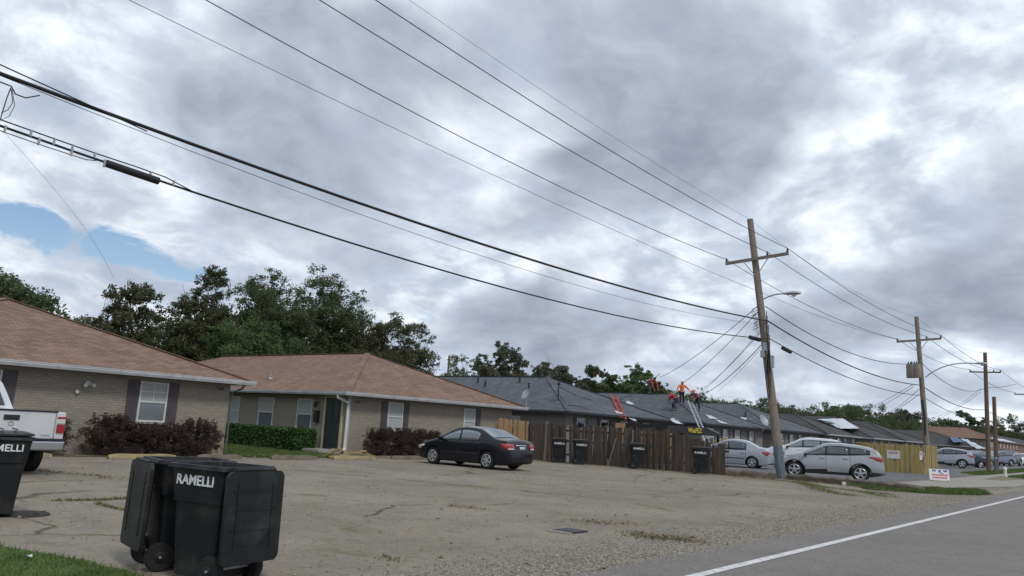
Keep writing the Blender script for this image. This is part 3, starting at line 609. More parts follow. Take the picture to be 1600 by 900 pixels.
# service mast on first grey roof
mp = v_on(GH[0][0], GH[0][1], 872, 628, 36.1, 25.2, 'side', r=.02, h=.05)
mb = MB(); mb.tube([mp, mp+(0, 0, 1.0)], .035, 8); mb.lathe([(.09, -.02), (.1, .08), (.03, .16)], mp+(0, 0, 1.0), n=10)
mb.tube([mp+(0, 0, 1.0), mp+(-.5, -.3, .5), mp+(-.3, -.8, -.15), mp+(.6, -1.2, -.2), mp+(.9, -1.6, -.35)], .025, 6); mb.build('service_mast', cable_m, GH[0][1]['ro'])
def dish(label, p, r, face):
    t = thing('satellite_dish', label, 'dish', tuple(p)); f = np.array(face, float); f /= np.linalg.norm(f)
    a1 = np.cross(f, (0, 0, 1)); a1 /= np.linalg.norm(a1); a2 = np.cross(a1, f); mb = MB(); vs = []; n_ = 16
    c = np.array(p)+(0, 0, .75)
    for k_, rr in enumerate((.001, .4, .75, 1.0)):
        for j in range(n_):
            th = 2*PI*j/n_; vs.append(c+f*(.25*r*rr*rr)+rr*r*(math.cos(th)*a1+math.sin(th)*a2))
    mb.add(vs, [(k_*n_+j, k_*n_+(j+1) % n_, (k_+1)*n_+(j+1) % n_, (k_+1)*n_+j) for k_ in range(3) for j in range(n_)]); mb.build('reflector', metal_g, t, smooth=60)
    mb = MB(); mb.tube([np.array(p)-(0, 0, .1), c], .025, 6); mb.build('mast', metal_g, t)
    mb = MB(); mb.tube([c-a2*r, c+f*r*1.1-a2*r*.3], .012, 6); mb.box(c+f*r*1.15-a2*r*.25, (.08, .08, .08)); mb.build('feed_arm', metal_g, t)
def on_side(px, py, x0, ez=2.47):
    d = ray(px, py); t = (ez-EYE-.39*x0)/(d[2]-.39*d[0]); return d*t+np.array([0, 0, EYE])
def on_front(px, py, yf=25.2, ez=2.47):
    sl = .30 if yf == 22 else .39; d = ray(px, py); t = (ez-EYE-sl*yf)/(d[2]-sl*d[1]); return d*t+np.array([0, 0, EYE])
dish('grey satellite dish on the left slope of the first grey roof', on_side(822, 636, 36.1), .34, (-.9, .25, .45))
dish('grey satellite dish on the front slope, left of the leaning pole', on_front(1192, 672), .5, (-.2, -1, .5))

# far right buildings
H7, d7 = house('dark-roofed house whose ridge is covered by a white tarp', 96.5, 109.5, 25.2, 56, dark_roof, brick2, white_gutter)
H8, d8 = house('dark-roofed house behind the yellow board fence', 111.5, 124.5, 25.2, 56, dark_roof, brick2, white_gutter)
H9, d9 = house('low house with a blue and pale tarp on its roof, behind the teal car', 138, 153, 22, 50, dark_roof, siding, white_gutter, ez=2.35, slope=.30)
H10, d10 = house('two-storey block with brown roof seen between the far poles', 264, 277.4, 38, 85, brown_roof, brick2, dark_gutter, name='apartment_block', cat='building', ez=5.5, slope=.48)
H11, d11 = house('two-storey red brick wing with pale roof patch at the right edge', 279, 420, 37.5, 58, dark_roof, red_brick, white_gutter, name='apartment_block', cat='building', ez=5.3, slope=.3)
for h_, x0, y_, zs in ((H7, 96.5, 25.7, (1,)), (H8, 111.5, 25.7, (1,)), (H9, 138, 22.5, (.9,))):
    for z_ in zs:
        for u in (1.5, 4.6, 8.0): window(h_, 'y', x0+u, x0+u+1, z_, z_+1.2, y_, (True, True), shw=.35)
for u in (2, 6, 10): window(H10, 'y', 264.6+u-1, 265.8+u-1, 3.4, 4.8, 38.5, (False, False)); window(H10, 'y', 264.6+u-1, 265.8+u-1, .8, 2.2, 38.5, (False, False))
for u in np.arange(4, 46, 7): window(H11, 'y', 280+u, 281.6+u, 3.3, 4.7, 38, (False, False)); window(H11, 'y', 280+u, 281.6+u, .8, 2.2, 38, (False, False))
# white tarps lying on roofs
def tarp(label, pts, m, name='roof_tarp', cat='tarp', th=.05, lift=.06, sub=8, amp=.05):
    """sheet draped through world points lying on a roof"""
    pts = [np.array(p, float)+(0, 0, lift) for p in pts]; c = sum(pts)/len(pts); t = MB(); n = len(pts)
    ring = []
    for i in range(n):
        p, q_ = pts[i], pts[(i+1) % n]
        for j in range(sub):
            v = p+(q_-p)*j/sub; ring.append(v+np.array((random.gauss(0, amp), random.gauss(0, amp), abs(random.gauss(0, amp*.6)))))
    k = len(ring); mids = [(v+c)/2+np.array((0, 0, abs(random.gauss(0, amp)))) for v in ring]
    t.add(ring+mids+[c], [(i, (i+1) % k, k+(i+1) % k, k+i) for i in range(k)]+[(k+i, k+(i+1) % k, 2*k) for i in range(k)])
    o = t.build(name, m); md = o.modifiers.new('s', 'SOLIDIFY'); md.thickness = .02; return tag(o, label, cat)
def rp(h, x, y, x0, yf, sl=.39): return (x, y, h['ez']+.02+sl*min(x-x0, y-yf))
tarp('white tarp over the ridge of a dark roof, right of the roofers', [on_side(1277, 656, 96.5), on_side(1317, 655, 96.5)+(0, 0, .0), on_front(1342, 671), on_front(1312, 671), on_side(1300, 665, 96.5)], tarp_w, amp=.06)
tarp('pale tarp strip down the roof hip beside the blue tarp', [on_front(px, py, 22, 2.37) for px, py in ((1500, 686), (1511, 688), (1540, 702), (1527, 702))], tarp_w, amp=.08)
tarp('blue tarp patch on the low roof behind the teal car', [on_front(px, py, 22, 2.37) for px, py in ((1484, 685), (1494, 684), (1507, 692), (1490, 692))], tarp_b, amp=.08)
tarp('white patch along the edge of the roof at the right edge', [(282, 37.9, 5.42), (284, 41, 6.35), (318, 41, 6.35), (318, 37.9, 5.42)], tarp_w, amp=.1)
for px, py, lab, s_, fn in ((983, 631, 'white scrap beside the red ladder, higher of two', .75, 'f'), (966, 646, 'white scrap just left of the red ladder foot', .5, 'f'), (989, 657, 'rounded white scrap at the eave right of the red ladder', .5, 'f'),
                        (1056, 660, 'crumpled white sheet over the roof corner left of the metal ladder', 1.0, 'f'), (1110, 653, 'long white scrap right of the metal ladder', 1.0, 's2'), (1127, 661, 'white scrap low on the slope right of the metal ladder', .8, 's2'),
                        (1158, 656, 'bright white torn patch left of the leaning pole', 1.1, 's3'), (1166, 668, 'small white scrap by the eave left of the leaning pole', .6, 's3')):
    p = on_front(px, py) if fn in ('f', 's2') else on_side(px, py, 67.3)
    gx = (1, 0, 0) if fn in ('f', 's2') else (0, -1, 0); gy = (0, .9, .36) if fn in ('f', 's2') else (.9, 0, .36)
    gx = np.array(gx, float)*s_*.6; gy = np.array(gy, float)*s_*.6
    tarp(lab, [p-gx*.9-gy*.5, p+gx-gy*.6, p+gx*.7+gy*.3, p-gx*.2+gy*.8], tarp_w, name='tarp_scrap', cat='scrap', sub=3, amp=.05, lift=.04)

# ------------------------------------------------------------ vegetation
def leaves(cent, rad, n, size, flat=.8):
    """n leaf quads scattered in blobs round the centres"""
    cent = np.array(cent); rad = np.array(rad)
    k_ = 10; sc_ = np.repeat(cent, k_, 0)+np.clip(rng.normal(0, .72, (len(cent)*k_, 3)), -1.2, 1.2)*np.repeat(rad, k_)[:, None]*np.array([1, 1, flat*.8])
    sr_ = np.repeat(rad, k_)*rng.uniform(.25, .75, len(cent)*k_); cent, rad = sc_, sr_
    st_ = rng.uniform(.5, 1.5, (len(cent), 3)); i = rng.choice(len(cent), n, p=rad**2/np.sum(rad**2))
    d = rng.normal(0, 1, (n, 3)); d /= np.linalg.norm(d, axis=1)[:, None]; r = rng.random((n, 1))**.6
    p = cent[i]+d*r*rad[i][:, None]*st_[i]*np.array([1, 1, flat])
    u = rng.normal(0, 1, (n, 3)); u /= np.linalg.norm(u, axis=1)[:, None]; v_ = np.cross(u, rng.normal(0, 1, (n, 3))); v_ /= np.linalg.norm(v_, axis=1)[:, None]
    s_ = size*rng.uniform(.6, 1.4, (n, 1)); V = np.stack([p+u*s_, p+v_*s_*.5, p-u*s_*.8, p-v_*s_*.5], 1); return V
def tree(label, x, y, h, lobes, n, size, lm, group=None, sparse=.5, name='broadleaf_tree', trunk_r=.3, clump=.8, barkm=None, bare=0, nclump=None, base=0.0):
    """lobes: ellipsoids (dx, dy, z, rx, ry, rz) of crown; clumps sit at ends of limbs inside them"""
    t = thing(name, label, 'tree', (x, y, base), group)
    n = int(n*1.7); nclump = int((nclump or 46)*1.7); clump = clump*1.12
    cs_, rs_ = [], []
    tb = MB(); tz = h*.28
    tb.tube([(x, y, base-.2), (x+.1, y, base+tz*.5), (x, y+.1, base+tz), (x+random.uniform(-.3, .3), y, base+h*.55)], [trunk_r*1.2, trunk_r, trunk_r*.85, trunk_r*.45], 9)
    tot = sum(l_[3]*l_[5] for l_ in lobes)
    for (dx, dy, z, rx, ry, rz) in lobes:
        k = max(3, int((nclump or 46)*rx*rz/tot)); lc = np.array((x+dx, y+dy, base+z))
        start = np.array((x, y, base+tz*random.uniform(.8, 1.15))); mid = start*.4+lc*.6+(0, 0, -rz*.25)
        tb.tube([start, (start+mid)/2+np.random.default_rng(k).normal(0, .15, 3), mid], [trunk_r*.5, trunk_r*.38, trunk_r*.26], 6)
        for _ in range(k):
            d = rng.normal(0, 1, 3); d /= np.linalg.norm(d); rr = rng.random()**.5
            c = lc+d*rr*np.array([rx, ry, rz]); cs_.append(c); rs_.append(clump*rng.uniform(.55, 1.25))
            if rng.random() < .6:
                b0 = mid+(c-mid)*.5+rng.normal(0, .2, 3); tb.tube([mid, b0, c], [trunk_r*.2, trunk_r*.12, trunk_r*.05], 5)
    for _ in range(bare):
        l_ = lobes[rng.integers(0, len(lobes))]; lc = np.array((x+l_[0], y+l_[1], base+l_[2])); a_ = rng.uniform(0, 2*PI); q_ = rng.uniform(.5, 1.0); e_ = lc+np.array([math.cos(a_)*q_*l_[3], math.sin(a_)*q_*l_[4], l_[5]*(1.35-q_*.6)])
        m_ = (lc+e_)/2+rng.normal(0, .2, 3); tb.tube([lc, m_, e_], [.05, .03, .008], 5)
        for z_ in range(5): b0 = m_+(e_-m_)*rng.random(); tb.tube([b0, b0+(e_-lc)*.16+rng.normal(0, .28, 3)], [.016, .005], 4)
    tb.build('trunk', barkm or bark, t, smooth=60)
    quads_mesh('crown', leaves(cs_, rs_, int(n*2.3), size*.62), lm, t)
    return t
# big trees behind the tan house (y about 52-58)
def T(px, py, y): return PY(px, py, y)
def at_tree(label, px_c, px_l, px_r, py_top, y, lm, n, extra=None, dens=1, **k):
    c = PY(px_c, py_top, y); l_ = PY(px_l, py_top+60, y); r_ = PY(px_r, py_top+60, y); h = c[2]+.3; hw = (r_[0]-l_[0])/2
    if k.get('group') == 'trees behind the grey roofs': hw *= 1.3; n = int(n*1.6); k['clump'] *= 1.15; k['nclump'] = int(k['nclump']*1.4)
    rz = h*.36; n = int(n*dens); lobes = [(0, 0, h-rz, hw*.75, hw*.6, rz), (-hw*.55, 0, h*.52, hw*.5, hw*.5, h*.27), (hw*.55, .5, h*.5, hw*.5, hw*.5, h*.27), (0, -.6, h*.38, hw*.8, hw*.6, h*.2)]
    if extra: lobes += [(dx*hw, 0, z*h, a_*hw, a_*hw, b_*h) for dx, z, a_, b_ in extra]
    return tree(label, c[0], y, h, lobes, n, size=k.pop('size', .14), lm=lm, **k)
gt = 'trees behind the tan house'
at_tree('dense dark oak at the far left edge, behind the left house roof', 20, -60, 92, 432, 46, leafA, 26000, group=gt, clump=.85, nclump=80)
at_tree('sparse small tree low on the sky just right of the left roof peak', 118, 88, 150, 488, 50, leafA, 5000, group=gt, clump=.5, nclump=26)
at_tree('thin ragged tree, leftmost of the clump behind the brown roofs', 205, 142, 268, 440, 50, leafC, 10000, group=gt, clump=.48, bare=6, nclump=60, size=.15)
at_tree('lower bushy green tree between the ragged left tree and the tallest one', 268, 215, 330, 486, 53, leafA, 12000, group=gt, clump=.75, nclump=60)
at_tree('tall loose-crowned tree with a lacy top, left of the dense oak', 335, 290, 388, 418, 52, leafC, 13000, group=gt, clump=.55, bare=5, nclump=75)
at_tree('dense green oak in the middle of the clump behind the ridge', 428, 350, 500, 426, 54, leafA, 34000, group=gt, clump=.85, nclump=110)
at_tree('bright green understorey tree right above the brown ridge', 400, 330, 480, 496, 49, leafB, 14000, group=gt, clump=.75, nclump=60)
at_tree('dark round oak right of the middle, above the roof apex', 520, 455, 602, 436, 55, leafA, 32000, group=gt, clump=.85, bare=8, nclump=110)
at_tree('brownish oak whose crown falls off to the right', 600, 545, 668, 482, 53, leafC, 18000, group=gt, clump=.7, bare=6, nclump=75)
at_tree('low dark tree at the right end of the clump, some bare twigs', 648, 605, 684, 506, 54, leafC, 10000, group=gt, clump=.6, bare=10, nclump=50)
gm_ = 'trees behind the grey roofs'
at_tree('small green tree beside the short pole behind the grey ridge', 712, 692, 732, 560, 72, leafB, 3500, group=gm_, clump=.6, nclump=20)
at_tree('nearly leafless tree left of the tall thin one', 732, 712, 752, 553, 76, leafC, 1500, group=gm_, clump=.35, bare=10, nclump=26, barkm=bark_pale, trunk_r=.2)
at_tree('tallest thin tree over the first grey ridge', 783, 750, 815, 541, 76, leafD, 7500, group=gm_, clump=.6, nclump=50, bare=4, size=.24, dens=1.3)
at_tree('low grey-green tree right of the tallest thin one', 828, 805, 855, 563, 78, leafD, 6000, group=gm_, clump=.7, nclump=36, size=.24, dens=1.3)
at_tree('airy tree over the hip of the first grey roof', 878, 850, 905, 562, 78, leafD, 6500, group=gm_, clump=.6, nclump=40, bare=4, size=.24, dens=1.3)
at_tree('darker tree with umbrella top, left of the bright green one', 928, 900, 962, 576, 80, leafC, 9000, group=gm_, clump=.7, nclump=46, size=.26, dens=1.3)
at_tree('bright light-green tree left of the roofers', 990, 955, 1030, 575, 82, leafB, 12000, group=gm_, clump=.85, nclump=60, size=.26, dens=1.3)
at_tree('deep green bush-like tree under the bright one', 948, 915, 985, 592, 80, leafB, 9000, group=gm_, clump=.85, nclump=40, size=.26, dens=1.3)
at_tree('dark rounded tree directly behind the roofers', 1092, 1072, 1112, 608, 95, leafA, 6500, group=gm_, clump=.9, nclump=30, size=.2)
gf = 'far trees to the right'
proto = None
fars = [(1060, 620, 95, 'far low tree just left of the orange-shirted roofer', leafE, 50), (1125, 622, 100, 'far tree right of the roofers, low over the ridge', leafA, 50), (1150, 624, 104, 'far dark tree over the ridge left of the leaning pole', leafA, 44), (1188, 626, 104, 'far pale tree touching the left side of the leaning pole', leafE, 40),
        (1216, 628, 108, 'far tree right beside the leaning pole', leafA, 44), (1238, 631, 110, 'far tree with thin top right of the leaning pole', leafD, 40), (1263, 634, 104, 'far round tree left of the tarp roof', leafE, 36),
        (1290, 644, 100, 'far tree above the left end of the white tarp', leafA, 40), (1312, 630, 98, 'tallest far tree, above the white tarp', leafA, 50), (1338, 636, 98, 'far tree above the right end of the white tarp', leafE, 44), (1365, 652, 92, 'far dark tree right of the white tarp', leafA, 46),
        (1392, 652, 92, 'far dark tree under the sagging service wires', leafA, 42), (1398, 636, 100, 'slender far tree left of the transformer pole', leafD, 20), (1417, 638, 100, 'slender far tree with round top, beside the transformer pole', leafD, 14), (1425, 655, 95, 'far dark tree just left of the second pole', leafA, 40),
        (1462, 657, 100, 'far tree right of the second pole, above the brown roof', leafA, 40), (1484, 660, 110, 'far low tree above the brown apartment roof', leafE, 36), (1512, 641, 105, 'tall tufted far tree left of the third pole', leafA, 20), (1530, 650, 112, 'far tree touching the left side of the third pole', leafA, 28),
        (1562, 648, 112, 'wind-bent far tree right of the short pole', leafC, 36), (1582, 655, 118, 'far dark tree near the right edge', leafA, 40), (1602, 662, 118, 'far dark tree cut by the right edge', leafA, 46)]
for px, py, y, lb, lm_, wpx in fars:
    yy = 60 if px > 1280 else 85
    at_tree(lb, px, px-wpx/2, px+wpx/2, py, yy, lm_, 6500, group=gf, clump=1.5 if wpx > 30 else 1.1, nclump=44 if wpx > 20 else 26, size=.32 if px < 1400 else .45, trunk_r=.25)
wc = [(x_, 74+random.uniform(-3, 3), random.uniform(.8, 4.6)*(1+(x_-60)*.0022) if x_ > 90 else random.uniform(1, 3.2)) for x_ in np.arange(30, 620, 1.5)]; V = leaves(wc, [2.6*(1+max(0, w_[0]-100)*.004) for w_ in wc], 80000, .45)
tag(quads_mesh('far_wood', V, leafE), 'dull green mass of far wood low behind all roofs', 'wood', kind='stuff')

def shrub(label, x, y, rx, ry, h, n, m, group, size=.021, name='burgundy_shrub', z0=.02):
    h *= .9; t = thing(name, label, 'shrub', (x, y, 0), group); st = MB(); cs_, rs_ = [], []
    for _ in range(26):
        a_ = rng.uniform(0, 2*PI); r = rng.random()**.5; z_ = h*rng.uniform(.22, .86)
        k = math.sqrt(max(.05, 1-((z_/h-.42)/.65)**2)); c = np.array((x+rx*r*k*math.cos(a_), y+ry*r*k*math.sin(a_), z_)); cs_.append(c); rs_.append(.2*rng.uniform(.7, 1.3)*(h/1.0)**.5)
        st.tube([(x+(c[0]-x)*.2, y+(c[1]-y)*.2, 0), (x+(c[0]-x)*.7, y+(c[1]-y)*.7, z_*.6), c], [.018, .012, .005], 5)
    for _ in range(44):   # wispy shoots
        a_ = rng.uniform(0, 2*PI); c = np.array((x+rx*.85*math.cos(a_)*rng.random(), y+ry*.8*math.sin(a_), h*rng.uniform(.8, .95)));
        for q_ in range(5): cs_.append(c+np.array((rng.normal(0, .03), 0, q_*.065))); rs_.append(.06-.008*q_)
    st.build('stems', bark, t); quads_mesh('foliage', leaves(cs_, rs_, int(n*3.4), size), m, t)
for i, (x_, lb, hh) in enumerate(((10.65, 'burgundy shrub, leftmost of the row below the left house window', 1.1), (11.5, 'burgundy shrub left of centre under the left house window', .82), (12.4, 'burgundy shrub right of centre under the left house window', .85), (13.35, 'burgundy shrub at the right end of the row by the left house corner', 1.08))):
    shrub(lb, x_, 23.35, .62, .5, hh, 7000, shrub_m, 'burgundy shrubs by the left house')
shrub('burgundy shrub beside the white pickup tail light', 9.05, 23.4, .5, .45, 1.05, 5000, shrub_m, 'burgundy shrubs by the left house')
for x_, lb, hh in ((21.95, 'burgundy shrub right of the downspout of the house with the green door', 1.0), (22.95, 'burgundy shrub left of the shuttered window behind the black sedan nose', 1.05), (24.0, 'burgundy shrub under the shuttered window behind the black sedan', 1.05), (25.0, 'burgundy shrub right behind the black sedan bonnet', 1.0)):
    shrub(lb, x_, 24.7, .66, .5, hh, 6500, shrub_m, 'burgundy shrubs by the tan house')
# clipped hedge
t = thing('hedge', 'clipped green box hedge along the siding left of the green door', 'hedge', (20.0, 27.0, 0)); n = 42000
p = rng.uniform(0, 1, (n, 3)); f = rng.integers(0, 4, n); p[f == 0, 0] *= .1; p[f == 1, 2] = 1-p[f == 1, 2]*.1; p[f == 2, 1] *= .02
p = p*np.array([1.0, 16, .82])+np.array([19.55, 26.9, .06]); p += rng.normal(0, .025, p.shape)
u = rng.normal(0, 1, (n, 3)); u /= np.linalg.norm(u, axis=1)[:, None]; v_ = np.cross(u, rng.normal(0, 1, (n, 3))); v_ /= np.linalg.norm(v_, axis=1)[:, None]
quads_mesh('foliage', np.stack([p+u*.045, p+v_*.03, p-u*.045, p-v_*.03], 1), hedge_m, t)
mb = MB()
for y_ in np.arange(27.2, 42.8, .6): mb.tube([(20.05, y_, 0), (20.05+random.uniform(-.1, .1), y_+random.uniform(-.2, .2), .6)], [.03, .012], 5)
mb.build('stems', bark, t)

# ------------------------------------------------------------ wheel stops, timbers
def wheel_stop(label, x0, x1, y, m, rz=0, h=.13, wd=.17, group='concrete wheel stops at the lot edge'):
    mb = MB(); xm = (x0+x1)/2; l_ = x1-x0; k = 9; vs = []
    for i in range(k):
        u = -l_/2+l_*i/(k-1); e_ = .75 if i in (0, k-1) else 1; dz = random.gauss(0, .006)
        for a_, b_ in ((-wd/2, 0), (-wd*.36*e_, h*e_+dz), (wd*.36*e_, h*e_+dz), (wd/2, 0)): vs.append((u, a_+random.gauss(0, .004), b_))
    mb.add(vs, [(i*4+j, i*4+(j+1) % 4, i*4+4+(j+1) % 4, i*4+4+j) for i in range(k-1) for j in range(4)]+[(3, 2, 1, 0), tuple(4*(k-1)+j for j in range(4))])
    o = mb.build('wheel_stop', m, bevel=.012); o.location = (xm, y, 0.004); o.rotation_euler = (0, 0, rz); return tag(o, label, 'wheel stop', group)
wheel_stop('yellow wheel stop beside the white pickup wheel', 7.1, 8.75, 22.3, stop_y, 0.02)
wheel_stop('yellow wheel stop before the left house shrubs', 10.1, 12.0, 22.1, stop_y)
wheel_stop('mossy brown wheel stop at the left house corner', 12.75, 14.2, 22.2, stop_b)
wheel_stop('mossy wheel stop before the courtyard lawn', 15.2, 17.0, 22.1, stop_b, .02)
wheel_stop('wheel stop with yellow remnants before the green door', 17.7, 19.55, 22.1, stop_y, -.01)
wheel_stop('brown wheel stop in front of the black sedan', 20.7, 22.6, 22.45, stop_b)
wheel_stop('wheel stop behind the black sedan near the fence gate', 26.3, 28.2, 23.3, stop_b)
# broken yellow barricade leaning
t = thing('wooden_barricade', 'broken yellow wooden barricade lying by the green door', 'barricade', (18.9, 22.9, 0)); bw = mat('yellow_wood', (.30, .23, .09), .9, var=.3, dirt=(.14, .11, .07))
for p, q_ in (((18.0, 22.7, .05), (19.7, 22.75, .28)), ((18.3, 23.0, .33), (19.9, 22.5, .12)), ((18.1, 23.1, .05), (18.3, 22.5, .36)), ((19.55, 22.9, .32), (20.1, 22.5, .02))):
    mb = MB(); mb.bar(p, q_, .09, .04); mb.build('plank', bw, t)
# old timbers along the lot edge by the leaning pole
for i, (a_, b_, lb) in enumerate(((G(1133, 742), G(1212, 748), 'rotten timber kerb between the brown fence and the leaning pole'), (G(1232, 749), G(1322, 758), 'rotten timber kerb right of the leaning pole, under the silver hatchback'), (G(1326, 756), G(1440, 769), 'long concrete-coloured kerb running towards the road from the silver hatchback'))):
    mb = MB(); a3 = np.array((a_[0], a_[1], .08)); b3 = np.array((b_[0], b_[1], .08)); k = 14; d = (b3-a3)/np.linalg.norm(b3-a3); sd = np.array((-d[1], d[0], 0)); vs = []
    for j in range(k):
        c = a3+(b3-a3)*j/(k-1)+sd*random.gauss(0, .012); hh = .17*(1+random.gauss(0, .09)); ww = .14*(1+random.gauss(0, .08))
        for (u_, v__) in ((-ww, -.08), (-ww, hh*.6-.02), (-ww*.6, hh-.03), (ww*.6, hh-.03), (ww, hh*.6-.02), (ww, -.08)): vs.append(c+sd*u_+np.array((0, 0, v__+random.gauss(0, .006))))
    mb.add(vs, [(q*6+w_, q*6+(w_+1) % 6, q*6+6+(w_+1) % 6, q*6+6+w_) for q in range(k-1) for w_ in range(6)]+[(5, 4, 3, 2, 1, 0), tuple((k-1)*6+w_ for w_ in range(6))])
    tag(mb.build('timber_kerb', timber if i < 2 else stop_b), lb, 'kerb', 'old kerb pieces at the lot edge')
mb = MB(); c = G(1318, 758); mb.box(c+(0, 0, .06), (.25, .1, .12), .5); tag(mb.build('litter_box', white_paint), 'small white crushed carton beside the timber kerb', 'litter')

# ------------------------------------------------------------ fences
def board_fence(label, p, q_, h, bw_, mats, weights, name='board_fence', jit=.04, tops=None, gaps=0.0, lean=.0, group=None, seed=3, groupname=None, prof=None):
    r = random.Random(seed); p = np.array(p, float); q_ = np.array(q_, float); d = q_-p; l_ = np.linalg.norm(d); d /= l_; nrm = np.array((d[1], -d[0], 0))
    t = thing(name, label, 'fence', tuple(p), group); panels = [MB() for _ in mats]; n = int(l_/bw_)
    for i in range(n):
        if r.random() < gaps: continue
        u = (i+.5)*bw_; hh = h*(prof(u/l_) if prof else 1)+r.gauss(0, jit); c = p+d*u+nrm*(r.gauss(0, .012)+(.02 if i % 2 else 0)); k = r.choices(range(len(mats)), weights)[0]
        tp = np.array((0, 0, 1.))+d*r.gauss(0, .018)+nrm*(lean+r.gauss(0, .015)); tp /= np.linalg.norm(tp); ax = np.cross(tp, nrm); ax /= np.linalg.norm(ax)
        w2 = bw_*.5*r.uniform(.92, 1.04); ht = hh; sh = r.uniform(.01, .05)
        a0 = c-ax*w2; b0 = c+ax*w2; top_a = a0+tp*(ht-sh); top_b = b0+tp*(ht-sh*r.uniform(.2, 1.8)); mid = c+tp*ht
        panels[k].prism([a0, b0, top_b, mid, top_a], nrm*.02)
    for k, m_ in enumerate(mats):
        if panels[k].f: panels[k].build('boards', m_, t)
    for z_ in (.35, h*.55, h-.3):
        mb = MB(); q3_ = p+(q_-p)*(.74 if prof and z_ > 1 and h < 1.73 else 1); mb.bar(p-nrm*.04+(0, 0, z_), q3_-nrm*.04+(0, 0, z_), .04, .09); mb.build('rail', mats[0], t)
    for i in range(int(l_/2.4)+1):
        mb = MB(); c = p+d*min(l_, i*2.4)-nrm*.10; mb.box(c+(0, 0, h*.45), (.09, .09, h*.9)); mb.build('post', mats[0], t)
    return t
fp = lambda u: 1.0 if u < .72 else (1.0-.35*(u-.72)/.28)
board_fence('dark weathered board fence with broken boards behind the wheeled bins', (29.75, 23.0, 0), (31.1, 13.7, 0), 1.72, .145, [fence_dark, fence_rust, fence_pale], [7, 2.5, .7], jit=.06, gaps=.035, prof=fp, lean=.03)
for i, (ya, yb_, z0, z1, lb) in enumerate(((18.9, 18.2, 1.2, .15, 'loose pale board leaning diagonally on the brown fence'), (17.75, 17.7, 1.6, .2, 'upright pale board standing against the brown fence beside a bin'))):
    mb = MB(); xa = 29.75+1.35*(23-ya)/9.3-.18; mb.bar((xa+.08, ya, z1), (xa-.0, yb_, .05) if i == 9 else (xa-.1, yb_-.3*(1-i), .05), .02, .1, up=(1, 0, 0)) if False else mb.bar((xa+.02, ya-.4*(1-i), z0), (xa-.15, yb_+.55*(1-i), .03), .02, .09, up=(1, 0, 0))
    tag(mb.build('loose_board', fence_pale), lb, 'board')
board_fence('light tan board fence closing the gap between the tan house and the brown fence', (27.9, 23.35, 0), (29.7, 23.05, 0), 1.75, .14, [fence_tan], [1], jit=.015, seed=8, prof=lambda u: 1.04-.05*u)
tYF = board_fence('new yellow board fence enclosing a corner, white signs on it', (53.9, 15.2, 0), (53.9, 11.35, 0), 1.72, .14, [fence_yel, mat('gold_fence_board', (.29, .225, .09), .9, var=.2)], [6, .5], jit=.01, seed=5)
board_fence('short return of the yellow board fence beside the transformer pole', (53.95, 11.3, 0), (57.9, 11.3, 0), 1.74, .14, [fence_yel], [1], jit=.01, seed=6)
board_fence('small yellow board fence against the wall behind the silver sedan', (54.3, 24.9, 0), (58.6, 24.7, 0), 1.45, .14, [fence_yel], [1], jit=.01, seed=9)
def fence_sign(label, c, nrm, wd, h):
    t = thing('notice_sign', label, 'sign', tuple(c)); nrm = np.array(nrm, float); d = np.array((-nrm[1], nrm[0], 0)); mb = MB(); mb.box(np.array(c), (wd, .012, h), axes=(d, nrm, np.array((0, 0, 1.)))); mb.build('board', white_paint, t)
    mb = MB(); r = random.Random(int(c[0]*10+c[1]*7))
    for z_ in (.3, .14):
        u = -.38
        while u < .34:
            l_ = r.uniform(.05, .12); mb.box(np.array(c)+nrm*.012+d*(u+l_/2)*wd+(0, 0, z_*h), (l_*wd, .006, .1*h), axes=(d, nrm, np.array((0, 0, 1.)))); u += l_+.04
    mb.build('markings', mat('red_markings', (.42, .10, .11), .6), t)
fence_sign('white notice with red markings on the long yellow fence face', PX(1396, 710, 53.86), (-1, 0, 0), .75, .5)
fence_sign('white notice on the short yellow fence return', PY(1439, 712, 11.26), (0, -1, 0), .6, .5)
# yard sign
c = G(1469, 753); t = thing('yard_sign', 'white yard sign with blue and red print leaning on the ground by the driveway', 'sign', tuple(c)); dx = np.array((.45, -.89, 0)); nn = np.array((-.85, -.43, .30)); nn /= np.linalg.norm(nn); uu = np.cross(dx, nn); uu *= np.sign(uu[2])
mb = MB(); cc = np.array(c)+uu*.40; mb.box(cc, (1.02, .02, .62), axes=(dx, nn, uu)); mb.build('board', white_paint, t)
r = random.Random(3)
mb = MB()
for u, wd in ((-.25, .18), (.05, .12), (.33, .2)): mb.box(cc+dx*u+uu*.22+nn*.014, (wd, .006, .1), axes=(dx, nn, uu))
mb.box(cc+dx*.1+uu*.1+nn*.014, (.3, .006, .05), axes=(dx*.85-uu*.5, nn, uu*.85+dx*.5)); mb.build('blue_print', mat('blue_print', (.06, .10, .30), .6), t)
for z_ in (-.02, -.17):
    mb = MB(); u = -.36
    while u < .36: l_ = r.uniform(.05, .1); mb.box(cc+dx*(u+l_/2)+uu*z_+nn*.014, (l_, .006, .09), axes=(dx, nn, uu)); u += l_+.03
    mb.build('red_print', mat('red_print', (.45, .05, .08), .6), t)
t.scale = (.86, .86, .86)
for s_ in (-.4, .4): mb = MB(); mb.bar(cc+dx*s_-uu*.28, cc+dx*s_-uu*.43, .03, .02); mb.build('leg', rubber, t)

